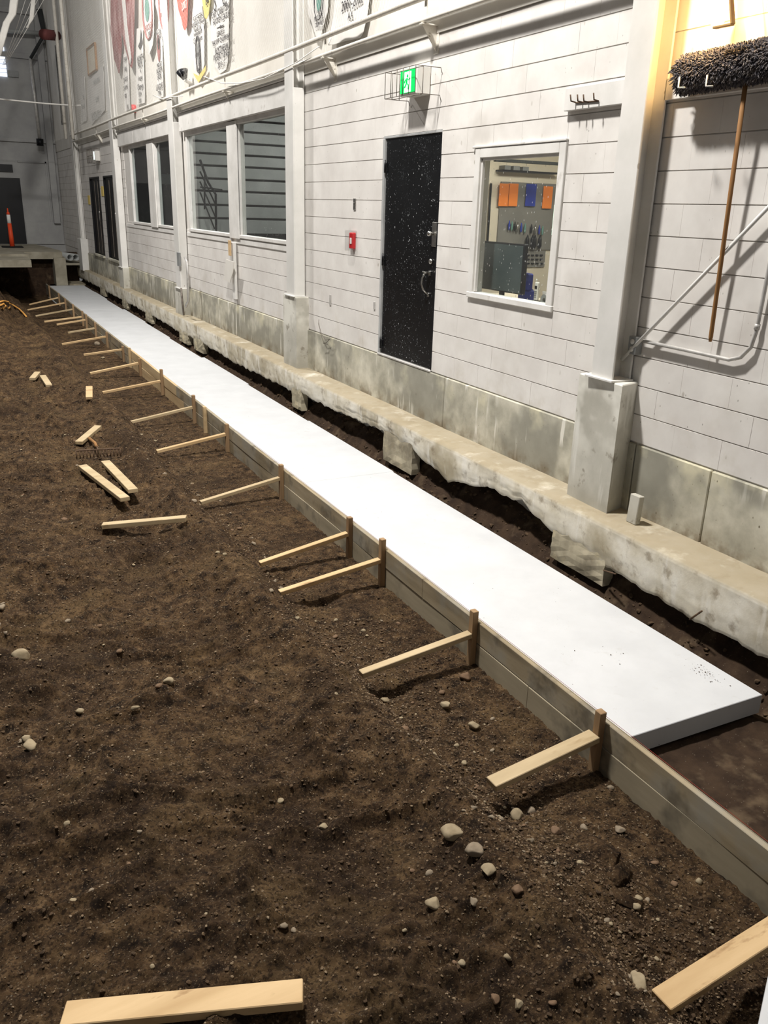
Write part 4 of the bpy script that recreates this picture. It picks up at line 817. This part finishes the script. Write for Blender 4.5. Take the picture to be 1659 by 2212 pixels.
# ---------------------------------------------------------------- loose lumber
def plank(pa,pb,w_,h_,lab,m=None,z=None,yaw=0,lift=.0):
    a=A(*pa,z=.2);b=A(*pb,z=.2)
    for _ in range(3):
        a=A(*pa,z=float(G(a.x,a.y))+h_+lift); b=A(*pb,z=float(G(b.x,b.y))+h_+lift)
    a.z-=h_/2; b.z-=h_/2
    # keep the plank above the dirt between its ends
    up_=0
    for t_ in np.linspace(0,1,9):
        p=a+(b-a)*t_; sd=(b-a).cross(Vector((0,0,1))).normalized()*w_*.5
        up_=max(up_,*[float(G(q.x,q.y))-(p.z-h_/2)-.020 for q in (p,p+sd,p-sd)])
    a.z+=up_;b.z+=up_
    mb=MB(); mb.beam(a,b,w_,h_,(0,0,1),.003); return obj('loose_plank',mb,m or m_brace2,label=lab,cat='plank',group='loose offcut planks on the dirt')
plank((178,1004),(270,1074),.085,.038,'longer loose plank of the pair lying below the rake, left one')
plank((228,1000),(288,1062),.085,.038,'shorter loose plank of the pair lying below the rake, right one')
plank((222,1141),(403,1125),.07,.038,'single long pale plank lying alone right below the plank pair')
plank((170,955),(212,920),.085,.038,'loose plank lying across the rake handle',lift=.025)
plank((70,822),(82,808),.085,.038,'tiny loose offcut, left of the small V shaped pair',lift=.03)
plank((92,810),(106,831),.085,.038,'tiny loose offcut, right of the small V shaped pair')
plank((193,838),(193,862),.085,.038,'single small yellow offcut below the sloping braces',m_brace)
plank((140,2214),(655,2164),.09,.036,'large pale plank cut off by the bottom edge of the photograph',m_brace)
# rake
a=A(166,978,z=.25);b=A(258,974,z=.25)
for _ in range(3): a=A(164,974,z=float(G(a.x,a.y))+.085); b=A(259,969,z=float(G(b.x,b.y))+.085)
rk=thing('garden_rake',(a+b)/2,'rusty bow rake lying teeth down beside the loose planks','rake')
mb=MB(); mb.beam(a,b,.018,.018,(0,0,1),.003); obj('bar',mb,m_rust,rk)
for i in range(14):
    p=a+(b-a)*(i/13); mb=MB(); mb.tube([p,p+Vector((.0,-.012,-.04)),p+Vector((0,-.02,-.075))],.007,5,rs=[.009,.008,.005]); obj('tine',mb,m_rust,rk)
m0=(a+b)/2; h1=A(205,955,z=.22); h1.z=float(G(h1.x,h1.y))+.05; h2=A(190,925,z=.3); h2.z=float(G(h2.x,h2.y))+.035
mb=MB(); mb.tube([m0,m0+(h1-m0)*.55],.008,6); obj('neck',mb,m_rust,rk)
mb=MB(); mb.tube([m0+(h1-m0)*.5,h1,h2],.017,8); obj('handle',mb,m_handle,rk)
def hit(px,py,lift=0.0):      # first point where the line of sight meets the dirt
    q=ray(px,py); q=q/np.linalg.norm(q); t=np.arange(2.0,34,.02); P=CAM[None,:]+t[:,None]*q[None,:]
    k=int(np.argmax(P[:,2]<G(P[:,0],P[:,1])+lift)); return Vector(P[k])
# cord at the far left
mb=MB(); pts=[]
for px,py in ((0,652),(8,650),(18,652),(30,660),(42,668),(50,676),(57,684)):
    p=hit(px,py,.035)
    pts.append(p)
mb.tube(pts,.018,6)
pts=[]
for px,py in ((0,660),(8,656),(14,662),(4,668),(20,666),(22,662)):
    p=hit(px,py,.04)
    pts.append(p)
mb.tube(pts,.018,6); obj('yellow_cord',mb,m_cord,label='tangled yellow cord on the dirt heap at the left edge',cat='cord')
# rebar bits at the ledge
for p,q,l in (((1490,1338),(1516,1320),'short rusty bar sticking out of the ledge face near the right edge'),((1304,1232),(1330,1240),'short pale bar poking out under the broken ledge')):
    P=A(*p,x=-.33);Q=A(*q,x=-.38); mb=MB(); mb.tube([P,Q],.006,6); obj('bar_stub',mb,m_rust,label=l,cat='rebar')
# ---------------------------------------------------------------- stones
def on_ground(px,py):
    p=A(px,py,z=.15)
    for _ in range(6):
        g=float(G(p.x,p.y)) if p.x<XF(p.y)-.03 else float(GB(p.x,p.y))
        p=A(px,py,z=g)
    return p
def stone(px,py,wpx,lab,mi=0,sq=(1,.8,.65),seed=None,up=.5,group=None):
    p=on_ground(px,py); dist=(p-Vector(CAM)).length; r_=wpx/2*dist/FPX
    mb=MB(); mb.rock(p+Vector((0,0,r_*sq[2]*up)),r_,sq,seed if seed is not None else int(px*7+py),3 if wpx>22 else 2)
    return obj('stone',mb,m_stone[mi],label=lab,cat='stone',group=group or 'large stones on the dirt')
big_st=[(48,1425,42,'pale square stone alone on the dirt at the left edge',0),(58,1600,28,'smaller pale stone of the touching pair at the left',0),(68,1615,38,'larger pale stone of the touching pair at the left',0),
(5,1315,22,'pale stone cut by the left edge above the square stone',1),(975,1805,52,'large tan pointed stone near the near pile',0),(1024,1845,40,'round grey stone below the tan pointed stone',1),(1055,1885,36,'long flat tan stone below the round grey stone',0),
(700,1790,26,'round pale stone at the middle of the foreground',0),(935,1955,34,'square tan stone left of the small stone trail',0),(1378,2132,50,'large speckled tan stone under the nearest brace',0),(1118,1765,32,'tan stone on the near bank below the wide brace',0),(1110,1750,18,'small round stone touching the bank stone above',1),
(1022,1572,32,'tan rounded stone in the trench below the second brace',0),(1338,1795,26,'upright pale stone in the near trench',1),(1200,1800,26,'dark grey angular stone on the near bank',2),(1118,1925,30,'dark upright stone sunk in the foreground dirt',2),(1148,1753,24,'flat oval pale stone on the near bank',1),
(1318,1705,20,'grey stone leaning at the foot of the nearest stake',1),(830,1515,24,'small tan stone on the bank below the third brace',0),(1005,1465,28,'dark stone beside the second stake',2),(963,1528,28,'long tan stone at the bank foot near the second brace',0),(365,1475,24,'pale oval stone in the middle left dirt',0),
(292,1532,20,'small pale oval stone below the middle left oval stone',0),(172,1540,22,'brownish stone left of the small oval stones',0),(303,1798,20,'small pale square stone in the lower left dirt',1),(612,2003,22,'small round stone in the lower middle foreground',1),(486,1200,14,'tiny pale stone below the single long plank',0),
(1022,1950,24,'flat pale stone by the foreground trail',1),(1095,2070,20,'small white round stone at the lower right foreground',0),(1310,1990,18,'small white stone beneath the nearest trench corner',1),(124,860,9,'small round stone below the tiny offcut pair',1),(1068,2160,24,'brown round stone near the bottom edge',2),(1120,2175,24,'orange tan oval stone near the bottom edge',0),(632,2150,18,'small orange tan stone touching the bottom plank',0),
(420,1085,16,'grey stone beside the end of the fifth brace',1),(210,745,16,'grey stone between the far braces',1),(222,775,10,'pale stone between the far braces near the bank',0),(87,655,9,'white scrap like stone among the farthest braces',0)]
for s_ in big_st: stone(s_[0],s_[1],s_[2],s_[3],s_[4],sq=(1,random.uniform(.7,.95),random.uniform(.55,.8)))
for px,py,w_,l in ((1300,1845,130,'large dark soil clod in the near trench, upper of the two'),(1340,1890,90,'dark soil clod in the near trench beside the form wall side'),(1345,1945,76,'dark soil clod in the near trench, lowest')):
    p=on_ground(px,py); r_=w_/2*(p-Vector(CAM)).length/FPX; mb=MB(); mb.rock(p+Vector((0,0,r_*.02)),r_,(1,.62,.5),px,4); obj('soil_clod',mb,m_dirt,label=l,cat='clod')
# medium stones: copies sharing meshes
protos=[]
for k in range(8):
    v,f=rock_data(2,900+k); me=bpy.data.meshes.new('stone'); me.from_pydata([(p[0],p[1]*.85,p[2]*.62) for p in v],[],f); me.polygons.foreach_set('use_smooth',[True]*len(f)); me.materials.append(m_stone[k%3]); protos.append(me)
def dens_pt(r):
    # stones gather along the bank foot and the near pile
    while True:
        u=r.random()
        if u<.40: y=1.3+3.4*r.random()**1.3; x=-2.1+r.gauss(0,.28)
        elif u<.62: y=1.2+10*r.random()**1.6; x=-2.18+.005*y+r.gauss(0,.10)
        else: y=1.0+9*r.random()**1.4; x=-2.3-2.6*r.random()
        if x<XF(y)-.06 and x>-4.9: return x,y
r=random.Random(42)
for i in range(262):
    x,y=dens_pt(r); s_=.009+.016*r.random()**2.2; 
    if y>5: s_*=1.3
    o=bpy.data.objects.new('stone',protos[i%8]); COL.objects.link(o); g=float(G(x,y)); o.location=(x,y,g+s_*.2); o.scale=(s_,s_,s_); o.rotation_euler=(0,0,r.random()*6.28)
    tag(o,'small rounded stone lying loose on the brown dirt','stone','small stones scattered over the dirt')
def pebbles(n,fn,gz,smin,smax,m,name,label,seed):
    r=random.Random(seed); base=[rock_data(1,70+k) for k in range(5)]; mb=MB()
    pts=[fn(r) for _ in range(n)]; Z=gz(np.array([p[0] for p in pts]),np.array([p[1] for p in pts]))
    V=[];F=[]; off=0
    for (x,y),z in zip(pts,Z):
        s_=smin+(smax-smin)*r.random()**3; s_*=(1+.06*y); a=r.random()*6.28; ca,sa=math.cos(a),math.sin(a); v,f=base[r.randrange(5)]
        V+=[(x+s_*(p[0]*ca-p[1]*.75*sa),y+s_*(p[0]*sa+p[1]*.75*ca),z+s_*(p[2]*.6+.2)) for p in v]; F+=[tuple(q+off for q in g) for g in f]; off+=len(v)
    mb.v=V;mb.f=F;mb.sm=[False]*len(F); o=obj(name,mb,m,label=label,kind='stuff',org=(0,0,0)); o['category']='pebbles'; return o
def fp(r):
    x,y=dens_pt(r) if r.random()<.55 else (-1.5-3.6*r.random(),.9+14*r.random()**1.7)
    return (min(x,XF(y)-.05),y)
m_peb=mat('mixed_pebbles',[(78,61,44),(108,90,68),(150,134,112)],scale=45,rough=.9,pos=(.3,.7))
pebbles(26000,fp,G,.0018,.009,m_peb,'pebble_scatter','countless small pebbles mixed into the brown dirt',5)
m_crumb=mat('soil_crumbs',[(52,40,29),(88,70,51)],scale=25,rough=.95,pos=(.3,.7))
pebbles(22000,fp,G,.0025,.013,m_crumb,'soil_crumbs','loose dark soil crumbs scattered over the dirt',6)
def fpb(r): y=.8+22*r.random()**1.7; return (-.46+.009*y+.36*r.random(),y)
pebbles(2200,fpb,GB,.006,.028,m_crumb,'bank_crumbs','dark crumbly soil lumps on the bank under the ledge',8)
def fpc(r):
    c=r.choice([(-.60,2.78),(-.62,2.72),(-1.2,3.3),(-.9,3.2)]) if r.random()<.25 else (-.60,2.8)
    return (c[0]+r.gauss(0,.035),c[1]+r.gauss(0,.07))
pebbles(70,fpc,lambda x,y:x*0+.281,.0015,.006,m_crumb,'foam_crumbs','dark soil crumbs on the near right corner of the foam',9)
# ---------------------------------------------------------------- far end
YW=32.0
def far(px,py,y=YW): return A(px,py,y=y)
wf=thing('wall_far',(-3,YW,1.2),'grey painted end wall of the hall with columns and pipes',kind='structure')
dl=far(50,450).x; dt=far(40,385).z
mb=MB(); mb.box(-9,dl-2.2,YW,YW+.2,.2,9.2).box(dl,.3,YW,YW+.2,.2,9.2).box(dl-2.2,dl,YW,YW+.2,dt,9.2).box(dl-2.2,dl,YW,YW+.2,.2,1.22); obj('wall_mass',mb,m_farwall,wf)
mb=MB(); mb.box(dl-2.2,dl,YW+.03,YW+.10,1.22,dt,.004); d4=obj('door_4',mb,m_dark,kind='structure',label='dark blue black door at the far left end of the hall')
mb=MB(); mb.box(-9,.0,YW-.08,YW,4.40,4.50,.005).box(-9,0,YW-.08,YW,6.85,7.0,.005).box(-9,0,YW-.1,YW,8.1,8.25,.005); obj('girt',mb,m_farwall,wf)
mb=MB(); mb.box(dl-.02,-.35,YW-.03,YW,3.78,3.84,.004).box(-.40,-.35,YW-.03,YW,1.9,3.84,.004).box(dl+.02,-.02,YW-.05,YW,1.22,1.95,.006); obj('low_panel',mb,m_farwall,wf)
mb=MB(); mb.box(-.30,-.10,YW-.2,YW-.02,1.9,9.2,.006); obj('corner_post',mb,m_farwall,wf)
P=far(8,100);Q=far(0,165); t=thing('window_6',(Q.x-.3,YW,Q.z),'bright louvred window at the far left edge',kind='structure')
for i in range(7):
    z=Q.z+(P.z-Q.z)*i/7; mb=MB(); mb.box(Q.x-1.2,P.x,YW-.06,YW-.02,z,z+(P.z-Q.z)/7*.8,.003); obj('louvre',mb,m_day,t)
mb=MB(); P=far(12,355);Q=far(28,372); mb.box(P.x-.5,Q.x,YW-.06,YW,Q.z,P.z+.0,.004); obj('far_sign',mb,m_dark,label='dark sign box above the far door',cat='sign')
mb=MB(); P=far(15,152);Q=far(40,168); mb.box(P.x,Q.x,YW-.06,YW,Q.z,P.z,.004); obj('wall_vent',mb,m_greyp,label='small grey vent beside the bright far window',cat='vent')
mb=MB(); mb.tube([far(65,128,31.4),far(86,305,31.4)],.045,8); sp=obj('standpipe',mb,m_galv,label='shiny slanting pipe standing against the far wall',cat='pipe')
mb=MB(); mb.tube([far(86,300,31.4),far(87,315,31.4)],.11,8); obj('flange',mb,m_dark,sp)
mb=MB(); mb.tube([far(66,126,31.4),far(97,72,31.2)],.05,8).tube([far(97,72,31.2),far(85,20,31.2)],.09,8); obj('elbow_duct',mb,m_darkroom,label='dark elbow pipe high in the far left corner',cat='duct')
mb=MB(); mb.tube([A(94,74,x=-.75),A(122,77,x=-.3)],.13,10); obj('red_motor',mb,mat('dull_red_paint',[(96,52,52),(112,64,62)],scale=3),label='dull red cylinder on the far wall beam',cat='motor')
mb=MB(); mb.tube([far(0,66,31.6),far(88,72,31.6)],.06,8); obj('cross_pipe',mb,m_pvc,label='pale horizontal pipe high across the far wall',cat='pipe')
mb=MB(); mb.tube([A(121,98,x=-.14),A(136,270,x=-.14)],.04,6); obj('dark_downpipe',mb,m_dark,label='thin black downpipe near the far corner',cat='pipe')
for i,(px,lab) in enumerate(((143,'pale vertical pipe in the far corner, left of two'),(158,'pale vertical pipe in the far corner, right of two'))):
    a=A(px,300,x=-.35-.1*i); mb=MB(); mb.tube([(a.x,a.y,a.z),(a.x,a.y,9)],.045,8); obj('corner_pipe',mb,m_pipe,label=lab,cat='pipe')
# slab and pit at the far end
sl=thing('floor_slab',(-2,29,1.0),'raised concrete slab with a broken edge at the far end of the trench',kind='structure')
def slabpoly(pts,z0,z1,nm,m):
    mb=MB(); n=len(pts); v=[Vector((x,y,z1)) for x,y in pts]+[Vector((x,y,z0)) for x,y in pts]
    mb.add(v,[tuple(range(n)),tuple(range(2*n-1,n-1,-1))]+[(i,n+i,n+(i+1)%n,(i+1)%n) for i in range(n)]); return obj(nm,mb,m,sl)
e=[A(135,548,z=1.22),A(122,540,z=1.22)]
slabpoly([(-9,26.2),(-1.75,26.2),(-1.78,27.3),(-.72,27.3),(-.66,28.2),(-.95,31.9),(-9,31.9)][::-1],1.02,1.22,'slab',m_slab)
slabpoly([(-9,24.6),(-1.85,24.6),(-1.8,26.25),(-9,26.25)][::-1],.98,1.16,'front_lip',m_slab)
slabpoly([(-.98,27.15),(-.66,27.15),(-.62,28.0),(-.98,28.0)][::-1],.28,1.06,'slab_pier',m_slab)
slabpoly([(-1.1,27.7),(.0,27.7),(.0,28.8),(-1.1,28.8)][::-1],.16,.27,'footing',m_pier)
mb=MB(); mb.box(-9,-.9,27.7,28.0,-.1,1.03,.02).box(-.9,0,29.4,29.6,-.1,1.1); obj('soil_face',mb,m_bed,kind='structure',label='dark cut soil face under the far slab')
mb=MB(); mb.box(-.7,.0,27.9,31.9,.8,.86,.01); obj('pipe_shelf',mb,m_slab,kind='structure')
for i,(px,l) in enumerate(((152,'left of the two grey plastic pipe ends at the far end of the trench'),(165,'right of the two grey plastic pipe ends at the far end of the trench'))):
    c=A(px,556,y=28.0); mb=MB(); n=16; v=[];f=[]
    for k,(yy,rr) in enumerate(((28.0,.10),(31.0,.10),(31.0,.085),(28.0,.085))):
        for j in range(n): a=j*2*math.pi/n; v.append((c.x+rr*math.cos(a)-.22*(yy-28)*(1),yy,max(c.z,.965)+rr*math.sin(a)))
    for k in range(4):
        for j in range(n): f.append((k*n+j,((k+1)%4)*n+j,((k+1)%4)*n+(j+1)%n,k*n+(j+1)%n))
    mb.add(v,f,True); obj('plastic_pipe',mb,m_pvc,label=l,cat='pipe',group='grey plastic pipes at the far end')
# delineator post
b=A(27,534,z=1.23); t=thing('delineator_post',b,'orange delineator post with white bands on a black base on the far slab','traffic post')
tp=A(16,450,y=b.y); ax=tp-b
mb=MB(); mb.box(b.x-.30,b.x+.30,b.y-.25,b.y+.25,1.222,1.26,.01); obj('base',mb,m_rubber,t)
mb=MB(); mb.tube([b+ax*0,b+ax*.62],.05,10,rs=[.075,.06]); mb.tube([b+ax*.84,b+ax*.9,b+ax*.91,b+ax],.05,10,rs=[.055,.04,.02,.018]); obj('post',mb,m_orangeP,t)
mb=MB(); mb.tube([b+ax*.62,b+ax*.84],.06,10,rs=[.06,.055]); obj('reflective_band',mb,m_banW,t)
# ---------------------------------------------------------------- netting
mb=MB()
def wireq(a,b,r_=.0006):
    a=Vector(a);b=Vector(b); d_=(b-a).normalized(); s1=d_.cross(Vector((1,0,0))).normalized()*r_; s2=Vector((r_,0,0))
    v=[a+s1,a-s1*.5+s2,a-s1*.5-s2,b+s1,b-s1*.5+s2,b-s1*.5-s2]; mb.add(v,[(0,1,4,3),(1,2,5,4),(2,0,3,5)])
H=4.0; y=4.0; xn=-.17
while y<28.5:
    wireq((xn,y,zu),(xn,y+H*.6,zu+H)); wireq((xn,y+H*.6,zu),(xn,y,zu+H)); y+=.06
nt=obj('safety_net',mb,m_net,kind='stuff',label='fine white safety net hanging in front of the banners'); nt['category']='net'
def rope(pix,yp,r_,lab,xx=None):
    mb=MB(); pts=[(A(px,py,x=xx) if xx is not None else A(px,py,y=yp)) for px,py in pix]; mb.tube(pts,r_,5); obj('net_rope',mb,m_net,label=lab,cat='rope')
rope([(-10,213),(40,218),(100,224),(160,228),(230,226)],26,.02,'thin white rope crossing the far left corner')
rope([(330,205),(350,214),(372,209),(395,208)],None,.006,'white cord looping below the brown column above the pipes',-.18)
rope([(440,165),(480,180),(520,180),(570,170),(640,135),(690,100)],None,.006,'slack white cord sagging under the lower wall pipe',-.18)
mb=MB()
for k in range(7):
    pts=[A(px+k*1.6+2*math.sin(k+py*.05),py,y=24) for px,py in ((28,-10),(20,30),(8,50),(2,80),(-8,120))]; mb.tube(pts,.03,5,rs=[.05,.04,.03,.03,.02])
obj('gathered_net',mb,m_net,label='gathered white net bunched at the top left corner',cat='net')
mb=MB()
for k in range(4):
    pts=[A(70+k*2,-10,y=25),A(68+k*2-3,40,y=25),A(60-k,60,y=25)]; mb.tube(pts,.02,5)
    pts=[A(100-k*14,-10,y=25),A(60-k*8,60,y=25),A(12-k*2,140,y=25)]; mb.tube(pts,.006,4)
obj('hanging_net',mb,m_net,label='second hanging net fold beside the bunched net',cat='net')
# grey column running up between the banners
# yellow tags near the double doors
for px,py,l in ((221,413,'yellow notice between the two far black doors'),(192,432,'small yellow notice left of the far black doors')):
    P=A(px,py,x=-.012); mb=MB(); mb.box(-.014,-.004,P.y-.16,P.y+.16,P.z-.12,P.z+.12,.002); obj('notice',mb,m_gold,label=l,cat='notice')

# pale foam offcut lying in the lower right corner
mb=MB(); q=[A(1661,2100,z=.26),A(1636,2222,z=.26)]; dq=Vector((.35,-.30,0))
v=[q[0],q[1],q[1]+dq,q[0]+dq]; mb.add([p for p in v]+[p-Vector((0,0,.05)) for p in v],[(0,1,2,3),(7,6,5,4)]+[(k,4+k,4+(k+1)%4,(k+1)%4) for k in range(4)])
obj('foam_offcut',mb,m_foam,label='pale foam offcut just showing in the lower right corner of the photograph',cat='foam piece')
